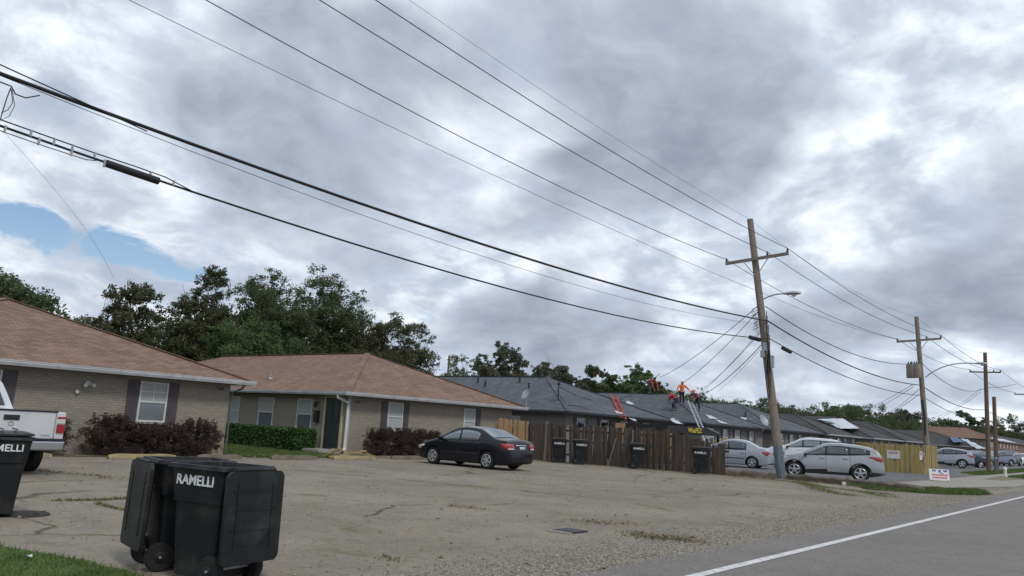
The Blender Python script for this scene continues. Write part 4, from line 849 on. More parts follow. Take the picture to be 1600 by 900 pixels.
# black canopy with yellow letters behind the brown fence
yC = 20.0; t = thing('canopy', 'black canopy with yellow lettering on its edge, behind the brown fence', 'canopy', (38, yC, 0)); bk = mat('canopy_black', (.012, .012, .014), .6)
mb = MB(); mb.prism([(37.8, yC, 1.62), (42.2, yC, 1.62), (44.2, yC, 1.58), (44.2, yC, 1.70), (42.2, yC, 2.0), (37.8, yC, 2.0)], (0, 2.6, 0)); mb.build('canopy_top', bk, t)
for x_, y_ in ((38.0, yC+.1), (44.12, yC+.1), (38.0, yC+2.5), (44.12, yC+2.5)): mb = MB(); mb.box((x_, y_, .8), (.12, .12, 1.6)); mb.build('leg', bk, t)
text_mesh('lettering', 'WaaFEZ', .36, yellow_letter, t, Vector((40.85-38, -.02, 1.80)), ROT_FRONT, sx=1.3)
mb = MB(); mb.bar((42.4, yC-.02, 2.0), (44.0, yC-.02, 1.74), .02, .04); mb.build('pale_edge', metal_g, t)

# ------------------------------------------------------------ ladders
def ladder(label, p, q_, wd, m, cat='ladder', r=.03, wdir=(1, 0, 0), thick=.09):
    p = np.array(p, float); q_ = np.array(q_, float); d = q_-p; l_ = np.linalg.norm(d); d /= l_; s_ = np.array(wdir, float); s_ -= d*(s_@d); s_ /= np.linalg.norm(s_); nr = np.cross(d, s_)
    t = thing('extension_ladder', label, cat, tuple(p))
    for k in (-1, 1): mb = MB(); mb.box((p+q_)/2+s_*k*wd/2, (l_, .05, thick), axes=(d, s_, nr)); mb.build('side_rail', m, t)
    for i in range(int(l_/.33)):
        mb = MB(); c = p+d*(.2+i*.33); mb.tube([c-s_*wd/2, c+s_*wd/2], r, 6); mb.build('rung', m, t)
red_m = mat('red_fibreglass', (.42, .045, .035), .5, var=.15)
rb = on_front(980, 656); rt_ = rb+np.array((-1.2, 4.4, 2.15))
rb = np.array((rb[0], 24.9, 2.3)); ladder('red ladder lying up the grey roof slope, its foot over the eave', rb, PY(959, 618, 28.3), .40, red_m, r=.014)
lb_ = G(1118, 720); top = PY(1079, 629, 26.4); ladder('grey metal ladder reaching up to the roofers at the roof corner', np.array((48.3, 23.4, 0)) if False else PY(1112, 707, 23.2), top, .5, alu, r=.016)

# ------------------------------------------------------------ people
skin_m = mat('skin', (.30, .17, .11), .6, var=.05)
def skin_obj(name, comps, m, parent, lvl=1):
    """comps: list of (joints {name:(pos, radius)}, edges); grown with Skin + Subdivision, joined to one mesh"""
    V, Fc = [], []
    for J, E_ in comps:
        me = bpy.data.meshes.new('tmp'); ks = list(J); bm = bmesh.new(); sl = bm.verts.layers.skin.verify(); vs = {k: bm.verts.new(J[k][0]) for k in ks}
        for a_, b_ in E_: bm.edges.new((vs[a_], vs[b_]))
        for i, k in enumerate(ks): vs[k][sl].radius = (J[k][1], J[k][1]) if not hasattr(J[k][1], '__len__') else J[k][1]; vs[k][sl].use_root = (i == 0)
        bm.to_mesh(me); bm.free(); o = bpy.data.objects.new('tmp', me); COL.objects.link(o)
        o.modifiers.new('k', 'SKIN'); sd = o.modifiers.new('s', 'SUBSURF'); sd.levels = lvl; sd.render_levels = lvl
        dg = bpy.context.evaluated_depsgraph_get(); em = bpy.data.meshes.new_from_object(o.evaluated_get(dg))
        b0 = len(V); V += [tuple(v.co) for v in em.vertices]; Fc += [tuple(i+b0 for i in p.vertices) for p in em.polygons]
        bpy.data.objects.remove(o); bpy.data.meshes.remove(em)
    me = bpy.data.meshes.new(name); me.from_pydata(V, [], Fc); me.materials.append(m); me.polygons.foreach_set('use_smooth', [True]*len(me.polygons))
    o = bpy.data.objects.new(name, me); COL.objects.link(o); o.parent = parent; return o
def person(label, loc, rz, bend, feet, hands, shirt, trousers, hat=None, knee_f=.12, sc=1.0, hip=.88):
    t = thing('person', label, 'person', tuple(loc), 'roofers at work', rz); t.scale = (sc*1.1,)*3
    V = Vector; pel = V((0, 0, hip)); ax = V((math.sin(bend), 0, math.cos(bend))); chest = pel+ax*.30; neck = pel+ax*.50; hb = min(bend*.75, .9); hax = V((math.sin(hb), 0, math.cos(hb))); head0 = neck+hax*.09; head1 = neck+hax*.24
    up2 = V((0, 1, 0)); nrmv = V((math.cos(bend), 0, -math.sin(bend)))
    J = {'pel': (pel, .125), 'belly': (pel+ax*.15, .12), 'chest': (chest, (.15, .12)), 'upper': (pel+ax*.42, .12), 'neck': (neck, .055), 'h0': (head0, .07), 'h1': (neck+hax*.16+V((.015, 0, 0)), .098), 'h2': (head1, .085)}
    E_ = [('pel', 'belly'), ('belly', 'chest'), ('chest', 'upper'), ('upper', 'neck'), ('neck', 'h0'), ('h0', 'h1'), ('h1', 'h2')]
    comps_f = []
    for s_, nm in ((1, 'l'), (-1, 'r')):
        f = V(feet[0 if s_ == 1 else 1]); hp = pel+up2*s_*.10-V((0, 0, .05)); kn = (hp+f+V((0, 0, .08)))/2+V((knee_f, 0, .02)); an = f+V((0, 0, .08))
        J[nm+'hip'] = (hp, .088); J[nm+'kn'] = (kn, .06); J[nm+'calf'] = ((kn*.6+an*.4), .055); J[nm+'an'] = (an, .042); J[nm+'toe'] = (f+V((.17, 0, .035)), .035)
        E_ += [('pel', nm+'hip'), (nm+'hip', nm+'kn'), (nm+'kn', nm+'calf'), (nm+'calf', nm+'an'), (nm+'an', nm+'toe')]
        sh = pel+ax*.45+up2*s_*.19; h_ = V(hands[0 if s_ == 1 else 1]); el = (sh+h_)/2+up2*s_*.07-nrmv*.06
        J[nm+'sh'] = (sh, .06); J[nm+'el'] = (el, .043); J[nm+'wr'] = (h_, .028); dh = (h_-el).normalized(); J[nm+'pm'] = (h_+dh*.06, (.04, .02))
        E_ += [('upper', nm+'sh'), (nm+'sh', nm+'el'), (nm+'el', nm+'wr'), (nm+'wr', nm+'pm')]
        sd = dh.cross(nrmv).normalized() if dh.cross(nrmv).length > .1 else up2; crv = sd.cross(dh)
        for fi, (off, ln) in enumerate(((-.03, .07), (-.01, .082), (.01, .077), (.03, .06))):
            b0 = h_+dh*.07+sd*off; comps_f.append(({'a': (b0, .009), 'b': (b0+dh*ln*.55, .008), 'c': (b0+dh*ln*.85+crv*.025, .007)}, [('a', 'b'), ('b', 'c')]))
        b0 = h_+dh*.03+sd*-.035; comps_f.append(({'a': (b0, .011), 'b': (b0+dh*.03-sd*.03, .009), 'c': (b0+dh*.055-sd*.035+crv*.01, .008)}, [('a', 'b'), ('b', 'c')]))
    face = V((math.cos(hb), 0, -math.sin(hb))); hc = neck+hax*.16
    comps_f.append(({'a': (hc+face*.085+hax*.01, .014), 'b': (hc+face*.118-hax*.015, .016)}, [('a', 'b')]))
    for s_ in (1, -1): comps_f.append(({'a': (hc+up2*s_*.09+hax*.02, .014), 'b': (hc+up2*s_*.095-hax*.02, .012)}, [('a', 'b')]))
    skin_obj('body', [(J, E_)]+comps_f, skin_m, t, 2)
    Js = {k: (J[k][0], tuple(x+.018 for x in (J[k][1] if hasattr(J[k][1], '__len__') else (J[k][1],)*2))) for k in ('belly', 'chest', 'upper', 'lsh', 'rsh', 'lel', 'rel')}
    Js['hem'] = (pel+ax*.03, (.15, .15)); Js['lcf'] = (J['lel'][0].lerp(J['lwr'][0], .85), (.042, .042)); Js['rcf'] = (J['rel'][0].lerp(J['rwr'][0], .85), (.042, .042))
    skin_obj('shirt', [(Js, [('hem', 'belly'), ('belly', 'chest'), ('chest', 'upper'), ('upper', 'lsh'), ('upper', 'rsh'), ('lsh', 'lel'), ('rsh', 'rel'), ('lel', 'lcf'), ('rel', 'rcf')])], shirt, t, 2)
    Jt = {'pel': (pel, (.14, .14))}
    Et = []
    for nm in 'lr':
        for k in ('hip', 'kn', 'calf'): Jt[nm+k] = (J[nm+k][0], (J[nm+k][1]+.02,)*2)
        Jt[nm+'cuff'] = (J[nm+'an'][0]+V((0, 0, .03)), (.062, .062)); Et += [('pel', nm+'hip'), (nm+'hip', nm+'kn'), (nm+'kn', nm+'calf'), (nm+'calf', nm+'cuff')]
    skin_obj('trousers', [(Jt, Et)], trousers, t, 2)
    bt = []
    for nm in 'lr': bt.append(({'a': (J[nm+'an'][0]-V((.03, 0, .03)), .05), 'b': (J[nm+'toe'][0]+V((0, 0, .01)), .045)}, [('a', 'b')]))
    skin_obj('boots', bt, mat('boot_leather', (.05, .035, .025), .7), t, 1)
    mb = MB(); A_ = Matrix.Rotation(hb, 4, 'Y'); hm = mat('dark_hair', (.015, .012, .01), .7) if hat is None else hat
    prof = [(.001, .135), (.06, .125), (.098, .08), (.106, .03)] + ([(.19, .028), (.19, .018), (.10, .018)] if hat else [(.104, -.02)])
    n_ = 14; vs = []
    for r_, z_ in prof:
        for j in range(n_): a_ = 2*PI*j/n_; vs.append(hc+(A_@V((r_*math.cos(a_), r_*math.sin(a_), z_))))
    mb.add(vs, [(i*n_+j, i*n_+(j+1) % n_, (i+1)*n_+(j+1) % n_, (i+1)*n_+j) for i in range(len(prof)-1) for j in range(n_)]); ob = mb.build('hat' if hat else 'hair', hm, None, smooth=60); ob.parent = t
    for s_ in (1, -1):
        mb = MB(); c = hc+face*.098+up2*s_*.033+hax*.022; mb.lathe([(.004, -.008), (.011, -.004), (.011, .004), (.004, .008)], tuple(c), 'x', 8); ob = mb.build('eye', black_letter, None); ob.parent = t
    mb = MB(); c = hc+face*.1-hax*.055; mb.box(tuple(c), (.012, .05, .01)); ob = mb.build('mouth', mat('lips', (.2, .08, .07), .5), None); ob.parent = t
    return t
red_sh = mat('red_shirt', (.36, .035, .045), .8, var=.15, scale=12); orange_sh = mat('orange_shirt', (.62, .13, .025), .8, var=.15, scale=10); dkred = mat('dark_red_shirt', (.16, .025, .03), .85, var=.15, scale=10)
denim = mat('dark_denim', (.022, .03, .05), .85, var=.2, scale=15); denim2 = mat('grey_denim', (.06, .075, .10), .85, var=.2, scale=15); blackp = mat('black_trousers', (.012, .014, .018), .85)
hatm = mat('straw_hat', (.55, .30, .18), .8); hatr = mat('orange_cap', (.5, .14, .06), .8)
p1 = PX(1014, 615, 59.35); p1[2] = min(p1[2], 4.84)
person('roofer in red shirt and jeans bent double on the ridge, leftmost', (59.35, p1[1], 4.84), -1.9, 1.25, [(-.35, .2, 0), (.25, -.15, 0)], [(.75, .25, .35), (.85, -.2, .25)], red_sh, denim2, None, knee_f=.08)
p3 = on_side(1065, 632, 53.2); person('standing roofer in orange shirt and pale hat, tallest of the four', p3, -2.3, .12, [(-.05, .16, 0), (.12, -.16, 0)], [(.3, .5, .95), (.35, -.42, .98)], orange_sh, blackp, hatm, knee_f=.03)
p2 = on_side(1056, 642, 53.2); person('roofer in red shirt crouched forward below the orange-shirted one', p2, 1.9, .75, [(-.1, .32, 0), (.2, -.2, 0)], [(.55, .3, .75), (.6, -.1, .6)], red_sh, denim, None, knee_f=.16, hip=.80)
p4 = on_front(1090, 642); person('roofer in dark red shirt leaning forward at the top of the metal ladder', p4, 2.9, .9, [(0, .2, 0), (.15, -.2, 0)], [(.7, .3, .75), (.7, -.25, .7)], dkred, denim, hatr, knee_f=.08)

# ------------------------------------------------------------ wheeled bins
def bin_rot(ang): return Matrix.Rotation(ang, 4, 'Z')
def make_bin(label, loc, rz, lid='closed', group='black wheeled bins', text_side='side', text=True, H=.98):
    """front at +x, wheels, handle and lid hinge at -x"""
    t = thing('wheeled_bin', label, 'bin', (0, 0, 0), group)
    def ring(z, dx0, dx1, wy, r=.05, n=4):
        pts = []
        for cx_, cy_, a0 in ((dx1-r, wy-r, 0), (dx0+r, wy-r, 90), (dx0+r, -wy+r, 180), (dx1-r, -wy+r, 270)):
            for k in range(n+1): a_ = math.radians(a0+90*k/n); pts.append((cx_+r*math.cos(a_), cy_+r*math.sin(a_), z))
        return pts
    mb = MB(); lv = [(.05, -.25, .225, .215), (.30, -.265, .245, .228), (.66, -.285, .275, .245), (.665, -.30, .285, .262), (.90, -.325, .31, .28), (H-.03, -.33, .32, .285)]
    vs = []
    for z, a_, b_, w_ in lv: vs += ring(z, a_, b_, w_)
    k = 20; fs = [(i*k+j, i*k+(j+1) % k, (i+1)*k+(j+1) % k, (i+1)*k+j) for i in range(len(lv)-1) for j in range(k)]+[tuple(range(k-1, -1, -1))]
    if lid != 'open': fs.append(tuple((len(lv)-1)*k+j for j in range(k)))
    else:   # inner shell
        b = len(vs)
        for z, a_, b_, w_ in ((H-.03, -.31, .30, .265), (.66, -.27, .26, .235), (.12, -.2, .18, .18)): vs += ring(z, a_, b_, w_)
        fs += [(b+i*k+j, b+(i+1)*k+j, b+(i+1)*k+(j+1) % k, b+i*k+(j+1) % k) for i in range(2) for j in range(k)]+[tuple(b+2*k+j for j in range(k))]
    mb.add(vs, fs)
    mb.build('body', black_plastic, t, smooth=40)
    mb = MB(); o_ = ring(H-.035, -.36, .35, .315); i_ = ring(H-.035, -.31, .30, .265); o2 = ring(H+.0, -.355, .345, .31); i2 = ring(H+.0, -.315, .305, .27)
    vs = o_+i_+o2+i2; mb.add(vs, [(j, (j+1) % k, 2*k+(j+1) % k, 2*k+j) for j in range(k)]+[(2*k+j, 2*k+(j+1) % k, 3*k+(j+1) % k, 3*k+j) for j in range(k)]+[(3*k+j, 3*k+(j+1) % k, k+(j+1) % k, k+j) for j in range(k)]+[(j, k+j, k+(j+1) % k, (j+1) % k) for j in range(k)])
    mb.build('rim', black_plastic, t, smooth=40)
    mb = MB(); mb.tube([(-.34, .22, H-.03), (-.42, .22, H-.02), (-.42, -.22, H-.02), (-.34, -.22, H-.03)], .017, 8); mb.build('handle', black_plastic, t)
    mb = MB(); mb.tube([(-.25, -.28, .13), (-.25, .28, .13)], .012, 8); mb.build('axle', metal_g, t)
    for s_ in (-1, 1):
        mb = MB(); mb.lathe([(.04, -.035), (.115, -.035), (.125, -.02), (.125, .02), (.115, .035), (.04, .035)], (-.245, s_*.222, .125), 'y', 20); wo = mb.build('wheel', rubber, t, smooth=40)
        mb = MB(); mb.lathe([(.035, -.045), (.05, -.04), (.05, .04), (.035, .045)], (-.245, s_*.222, .125), 'y', 10); mb.build('hub', black_plastic, wo)
    # lid: shallow tray
    mb = MB(); L_, W_, th = .76, .325, .055
    outer0 = ring(0, 0, L_, W_, .06); mid = ring(th*.55, .0, L_, W_, .06); top_ = ring(th, .04, L_-.05, W_-.05, .05); dome = ring(th+.02, .12, L_-.14, W_-.12, .04)
    vs = outer0+mid+top_+dome; fs = [(i*k+j, i*k+(j+1) % k, (i+1)*k+(j+1) % k, (i+1)*k+j) for i in range(3) for j in range(k)]+[tuple(3*k+j for j in range(k)), tuple(range(k-1, -1, -1))]
    L_s = 1
    if lid == 'closed': vs = [(x_*.9, y_*.94, z_*.7) for x_, y_, z_ in vs]
    mb.add(vs, fs)
    for u in (.2, .34, .48): mb.box((u, 0, th+.024), (.02, .42, .012))
    # underside ribs (seen when the lid hangs open)
    for u in (.16, .32, .48, .6): mb.box((u, 0, -.002), (.012, W_*1.5, .008))
    for v_ in (-.2, .2): mb.box((.36, v_, -.002), (.55, .012, .008))
    lo_ = mb.build('lid', lid_plastic, t, smooth=40, bevel=0)
    if lid == 'closed': lo_.matrix_local = Matrix.Translation((-.355, 0, H+.004))@Matrix.Rotation(math.radians(-1.5), 4, 'Y')
    elif lid == 'open': lo_.matrix_local = Matrix.Translation((-.44, 0, H-.03))@Matrix.Rotation(math.radians(91), 4, 'Y')
    if text:
        for s_ in ((-1, 1) if text_side == 'both' else (-1,)):
            rot = ROT_FRONT if s_ < 0 else Matrix(((-1, 0, 0), (0, 0, 1), (0, 1, 0)))
            text_mesh('lettering', 'RAMELLI', .12, white_letter, t, Vector((.0, s_*.279, .845)), rot@Matrix.Rotation(math.radians(s_*4), 3, 'X') if False else rot, off=.016, sx=1.0)
    t.location = loc; t.rotation_euler = (0, 0, rz); return t
fwd_az = math.atan2(fwd[1], fwd[0])
def px_az(px): d = ray(px, 700); return math.atan2(d[1], d[0])
# near pair
bA = G(322, 893); make_bin('nearest bin, printed side to camera and its open lid hanging at the right', (3.98, 6.50, 0), px_az(330)+math.radians(42), 'open', 'wheeled bins with open lids', text_side='both')
make_bin('bin standing right behind the nearest one, its open lid hanging at the left', (4.08, 7.22, 0), px_az(300)+math.radians(-72), 'open', 'wheeled bins with open lids', text=False)
bC = G(-13, 808); make_bin('closed bin cut by the left edge, standing alone before the white pickup', (bC[0], bC[1]+.1, 0), px_az(15)-PI/2+math.radians(6), 'closed', None)
mb = MB(); c = G(40, 806); mb.lathe([(.3, 0), (.28, .02), (.1, .035)], (c[0]+.02, c[1]+.1, .004), n=14); tag(mb.build('dirt_pile', mat('black_dirt', (.03, .028, .026), .95, bump=.6, bscale=25)), 'flat dark dirt smear at the foot of the left-edge bin', 'dirt')
for px, py, rz_, lb in ((874, 723, 0, 'bin at the brown fence, left one of the pair near the sedan'), (908, 726, .1, 'bin at the brown fence, right one of the pair near the sedan'), (997, 733, .15, 'bin standing alone at the middle of the brown fence'), (1096, 741, -.1, 'bin at the right end of the brown fence beside the silver sedan')):
    c = G(px, py); make_bin(lb, (c[0]-.05, c[1], 0), px_az(px)-PI/2+rz_, 'closed', 'closed bins along the brown fence', H=1.02)

# ------------------------------------------------------------ cars
chrome = mat('chrome', (.55, .56, .58), .18, 1.0, var=.03)
rimm = mat('alloy_rim', (.46, .47, .49), .3, .7, var=.05)
car_glass = glass_mat('car_glass', (.03, .036, .042), .04)
car_glass_l = glass_mat('bright_car_glass', (.10, .125, .14), .05)
red_lens = mat('red_lens', (.28, .012, .015), .2, var=.05, coat=.6)
clear_lens = mat('clear_lens', (.55, .55, .52), .15, var=.05, coat=.6)
trim_bk = mat('black_trim', (.018, .018, .02), .55, var=.1)
plate_m = mat('licence_plate', (.45, .47, .5), .5)
def paint(name, c): return mat(name, c, .28, .25, var=.04, scale=2, coat=.35, spec=.4, dirt=tuple(x*.9+.004 for x in c), dscale=3)
class Car:
    def __init__(s, L_, W_, prof, belt, wheels, R, sill, tumble=.38, clad=0, arch=.055, ground=.22):
        s.L, s.W, s.wheels, s.R, s.sill, s.k, s.clad, s.arch = L_, W_, wheels, R, sill, tumble, clad, arch
        s.px = np.array([p[0] for p in prof]); s.pz = np.array([p[1] for p in prof]); s.bx = np.array([p[0] for p in belt]); s.bz = np.array([p[1] for p in belt])
        xs = np.linspace(-L_/2, L_/2, 200); z = np.interp(xs, s.px, s.pz); kz = np.ones(5)/5; zz = np.convolve(np.pad(z, 2, 'edge'), kz, 'valid'); zz[:2] = z[:2]; zz[-2:] = z[-2:]; s.gx, s.gz = xs, zz
    def up(s, x): return float(np.interp(x, s.gx, s.gz))
    def belt(s, x): return float(np.interp(x, s.bx, s.bz))
    def low(s, x):
        z = s.sill; e_ = abs(x)-(s.L/2-.45)
        if e_ > 0: z += .12*(e_/.45)**2
        for w_ in s.wheels:
            Ra = s.R+s.arch; d = abs(x-w_)
            if d < Ra: z = max(z, s.R+math.sqrt(Ra*Ra-d*d)*1.0)
        return z
    def hw(s, x, z):
        u = min(1, abs(x)/(s.L/2)); plan = .74+.26*math.sqrt(max(0, 1-u**7)); b = s.belt(x); w0 = s.W/2*plan
        y = w0*(1-.07*((min(z, b)-.62)/.5)**2)
        if z > b: y -= (z-b)*s.k
        else: y -= .018*math.exp(-((z-(b-.22))/.05)**2)*0
        return y
    def edge(s, x):
        u = s.up(x); r = .07 if u > s.belt(x)+.15 else .09; return u-r, r
    def topz(s, x, y):
        zs, r = s.edge(x); w_ = s.hw(x, zs)-r*.8; cr = .045; return s.up(x)+(cr*(1-(min(1, abs(y)/max(.1, w_)))**2)) if abs(y) <= w_ else s.up(x)-r*((abs(y)-w_)/(r*.8))**2
    def body(s, t, m):
        xs = list(np.linspace(-s.L/2, s.L/2, 71))
        for w_ in s.wheels:
            Ra = s.R+s.arch
            for a_ in (-1, 1): xs += [w_+a_*Ra*.9995, w_+a_*Ra*1.002, w_+a_*Ra*.985, w_+a_*Ra*.95]
        xs = sorted(xs); V, rows = [], 0; n1, n2, n3 = 12, 4, 6
        for x in xs:
            lo_ = s.low(x); zs, r = s.edge(x); zs = max(zs, lo_+.02); ring = [(x, 0, lo_)]
            for i in range(n1+1): z = lo_+(zs-lo_)*i/n1; ring.append((x, s.hw(x, z), z))
            w_ = s.hw(x, zs)
            for i in range(1, n2+1): a_ = PI/2*i/n2; ring.append((x, w_-r*.8*(1-math.cos(a_)), zs+r*math.sin(a_)))
            we = w_-r*.8
            for i in range(1, n3+1): y = we*(1-i/n3); ring.append((x, y, zs+r+.045*(1-(y/we)**2)))
            full = ring+[(p[0], -p[1], p[2]) for p in ring[-2:0:-1]]; rows = len(full); V += full
        mb = MB(); k = rows; half = 1+n1+1
        fs, ms = [], []
        for i in range(len(xs)-1):
            for j in range(k):
                f = (i*k+j, i*k+(j+1) % k, (i+1)*k+(j+1) % k, (i+1)*k+j); fs.append(f); zc = sum(V[q][2] for q in f)/4
                bottom = j == 0 or j == k-1; ms.append(1 if bottom or zc < s.clad else 0)
        mb.add(V, fs); mb.m = ms; mb.add([V[j] for j in range(k)], [tuple(range(k))], 0); b = len(xs)-1; mb.add([V[b*k+j] for j in range(k)], [tuple(range(k))], 0)
        o = mb.build('body', [m, trim_bk], t)
        me = o.data; bm = bmesh.new(); bm.from_mesh(me); bmesh.ops.remove_doubles(bm, verts=bm.verts, dist=1e-5); bmesh.ops.recalc_face_normals(bm, faces=bm.faces); bm.to_mesh(me); bm.free()
        me.polygons.foreach_set('use_smooth', [True]*len(me.polygons)); me.set_sharp_from_angle(angle=math.radians(42)); return o
    def side(s, name, t, m, cols, off=.007, both=True, nz=3, kids=None):
        """cols: list of (x, zlow, zhigh) columns; patch hugging the car side"""
        outs = []
        for sg in ((1, -1) if both else (1,)):
            mb = MB(); vs = []
            for x, a_, b_ in cols:
                for i in range(nz+1): z = a_+(b_-a_)*i/nz; vs.append((x, sg*(s.hw(x, z)+off), z))
            k = nz+1; mb.add(vs, [(i*k+j, (i+1)*k+j, (i+1)*k+j+1, i*k+j+1) for i in range(len(cols)-1) for j in range(nz)]); o = mb.build(name, m, t, smooth=60); md = o.modifiers.new('s', 'SOLIDIFY'); md.thickness = .006; md.offset = 0; outs.append(o)
        return outs
    def win(s, t, xa, xb, m, n=10, top=.11, slant=(0, 0), b0=.03):
        cols = []
        for i in range(n+1):
            x = xa+(xb-xa)*i/n; zt = s.up(x)-top; zb = s.belt(x)+b0
            if i == 0: zt -= slant[0]
            if i == n: zt -= slant[1]
            if zt > zb+.01: cols.append((x, zb, zt))
        s.side('side_window', t, m, cols, off=.006)
    def topglass(s, name, t, m, xa, xb, frac=.93, n=8):
        mb = MB(); vs = []; ny = 8
        for i in range(n+1):
            x = xa+(xb-xa)*i/n; zs, r = s.edge(x); w_ = (s.hw(x, zs)-r*.5)*frac
            for j in range(ny+1): y = -w_+2*w_*j/ny; vs.append((x+math.copysign(.006, xa), y, s.topz(x, y)+.008))
        k = ny+1; mb.add(vs, [(i*k+j, (i+1)*k+j, (i+1)*k+j+1, i*k+j+1) for i in range(n) for j in range(ny)]); mb.build(name, m, t, smooth=60)
    def endpatch(s, name, t, m, end, y0, y1, z0, z1, off=.01, ny=6, nz=3):
        mb = MB(); vs = []
        def fx(y, z):
            x = end*s.L/2
            for _ in range(120):
                if s.hw(x, z) >= abs(y) and s.up(x) >= z: return x
                x -= end*.01
            return x
        for i in range(ny+1):
            for j in range(nz+1): y = y0+(y1-y0)*i/ny; z = z0+(z1-z0)*j/nz; vs.append((fx(y, z)+end*off, y, z))
        k = nz+1; mb.add(vs, [(i*k+j, (i+1)*k+j, (i+1)*k+j+1, i*k+j+1) for i in range(ny) for j in range(nz)]); o = mb.build(name, m, t, smooth=60); md = o.modifiers.new('s', 'SOLIDIFY'); md.thickness = .012; md.offset = 0; return o
    def wheel(s, t, x, sg, spokes=5, rm=None):
        y = sg*(s.W/2-.12); R = s.R; w2 = .1; mb = MB()
        mb.lathe([(R*.62, -w2), (R*.9, -w2), (R*.985, -w2*.8), (R, -w2*.4), (R, w2*.4), (R*.985, w2*.8), (R*.9, w2), (R*.62, w2)], (x, y, R), 'y', 30); o = mb.build('wheel', rubber, t, smooth=35)
        mb = MB(); yo = y+sg*(w2+.004); mb.lathe([(R*.64, -.012), (R*.66, .0), (R*.64, .012)] if sg > 0 else [(R*.64, .012), (R*.66, 0), (R*.64, -.012)], (x, yo-sg*.008, R), 'y', 30, m=1)
        c = np.array((x, yo, R)); rr = R*.63; ring_pts = [c+np.array((math.cos(2*PI*i/30)*rr, 0, math.sin(2*PI*i/30)*rr)) for i in range(31)]; mb.tube(ring_pts, .016, 6, cap=False)
        for i in range(spokes):
            a_ = 2*PI*i/spokes+.3; d = np.array((math.cos(a_), 0, math.sin(a_))); mb.bar(c+d*.03+(0, sg*.008, 0), c+d*rr, .02, .075 if spokes < 7 else .05, up=np.cross(d, (0, 1, 0)))
        mb.lathe([(.055, -.02), (.06, 0), (.03, .02)], tuple(c), 'y', 14); ro = mb.build('rim', [rm or rimm, trim_bk], o, smooth=40)
    def seams(s, t, xs_, m=None):
        for x in xs_: 
            zb = s.low(x)+.06; s.side('door_seam', t, trim_bk, [(x-.005, zb, s.belt(x)), (x+.005, zb, s.belt(x))], off=.002, nz=6)
    def handle(s, t, x, z, m):
        for sg in (1, -1): mb = MB(); mb.box((x, sg*(s.hw(x, z)+.018), z), (.2, .03, .035)); mb.build('door_handle', m, t, bevel=.008)
    def mirror(s, t, x, z, m):
        for sg in (1, -1):
            mb = MB(); y = s.hw(x, z); mb.box((x, sg*(y+.12), z+.06), (.1, .2, .14)); mb.box((x, sg*(y+.02), z+.0), (.05, .1, .04)); mb.build('mirror', m, t, bevel=.025)
def make_sedan(label, pm, glass, group=None, hgt=1.0, long_=4.48, wd=1.74, rimn=5):
    t = thing('sedan', label, 'car', (0, 0, 0), group); h = hgt
    prof = [(-2.24, .62), (-2.22, .86), (-2.15, .98*h), (-2.05, 1.03*h), (-1.62, 1.07*h), (-1.45, 1.12*h), (-.85, 1.385*h), (-.5, 1.43*h), (-.1, 1.445*h), (.25, 1.40*h), (.55, 1.28*h), (1.12, .99*h), (1.35, .93*h), (1.8, .82*h), (2.08, .70), (2.2, .60), (2.24, .5)]
    prof = [(x*long_/4.48, z) for x, z in prof]
    c = Car(long_, wd, prof, [(-2.3, .99), (-1.2, .97), (1.2, .90), (2.3, .80)], (1.32*long_/4.48, -1.29*long_/4.48), .315, .20); c.body(t, pm)
    c.side('window_surround', t, trim_bk, [(x_, c.belt(x_)+.015, max(c.belt(x_)+.02, c.up(x_)-.09)) for x_ in np.linspace(-.95, 1.0, 22)], off=.003)
    c.win(t, .08, .98, glass, slant=(0, 0)); c.win(t, -.86, -.0, glass, slant=(.02, 0))
    c.topglass('windscreen', t, car_glass, 1.06, .38); c.topglass('rear_window', t, glass, -1.50, -.86)
    for sg in (1, -1):
        c.endpatch('tail_light', t, red_lens, -1, sg*.46, sg*.80, .72, .94); c.endpatch('headlight', t, clear_lens, 1, sg*.42, sg*.82, .56, .68)
    c.side('tail_light_side', t, red_lens, [(-2.16*long_/4.48, .74, .92), (-2.0*long_/4.48, .78, .93), (-1.86*long_/4.48, .86, .93)], off=.01)
    c.side('headlight_side', t, clear_lens, [(2.1*long_/4.48, .56, .66), (1.95*long_/4.48, .6, .70), (1.75*long_/4.48, .68, .72)], off=.01)
    for sg in (1, -1): c.endpatch('reverse_lamp', t, clear_lens, -1, sg*.48, sg*.76, .735, .78, off=.02)
    c.endpatch('licence_plate', t, plate_m, -1, -.16, .16, .74, .84, off=.012); c.endpatch('trunk_trim', t, chrome, -1, -.32, .32, .87, .905, off=.014)
    c.endpatch('bumper_seam', t, trim_bk, -1, -.82, .82, .645, .66, off=.006); c.endpatch('lower_grille', t, trim_bk, 1, -.5, .5, .3, .42)
    c.seams(t, (1.12, .04, -.92)); c.handle(t, .2, .80, pm); c.handle(t, -.78, .82, pm); c.mirror(t, .86, .92, pm)
    c.side('side_moulding', t, trim_bk, [(x, .50, .535) for x in np.linspace(-.85, .9, 8)], off=.012)
    for x in c.wheels:
        for sg in (1, -1): c.wheel(t, x, sg, rimn)
    mb = MB(); mb.box((0, 0, .19), (long_*.8, wd*.72, .06)); mb.build('underbody', trim_bk, t)
    return t
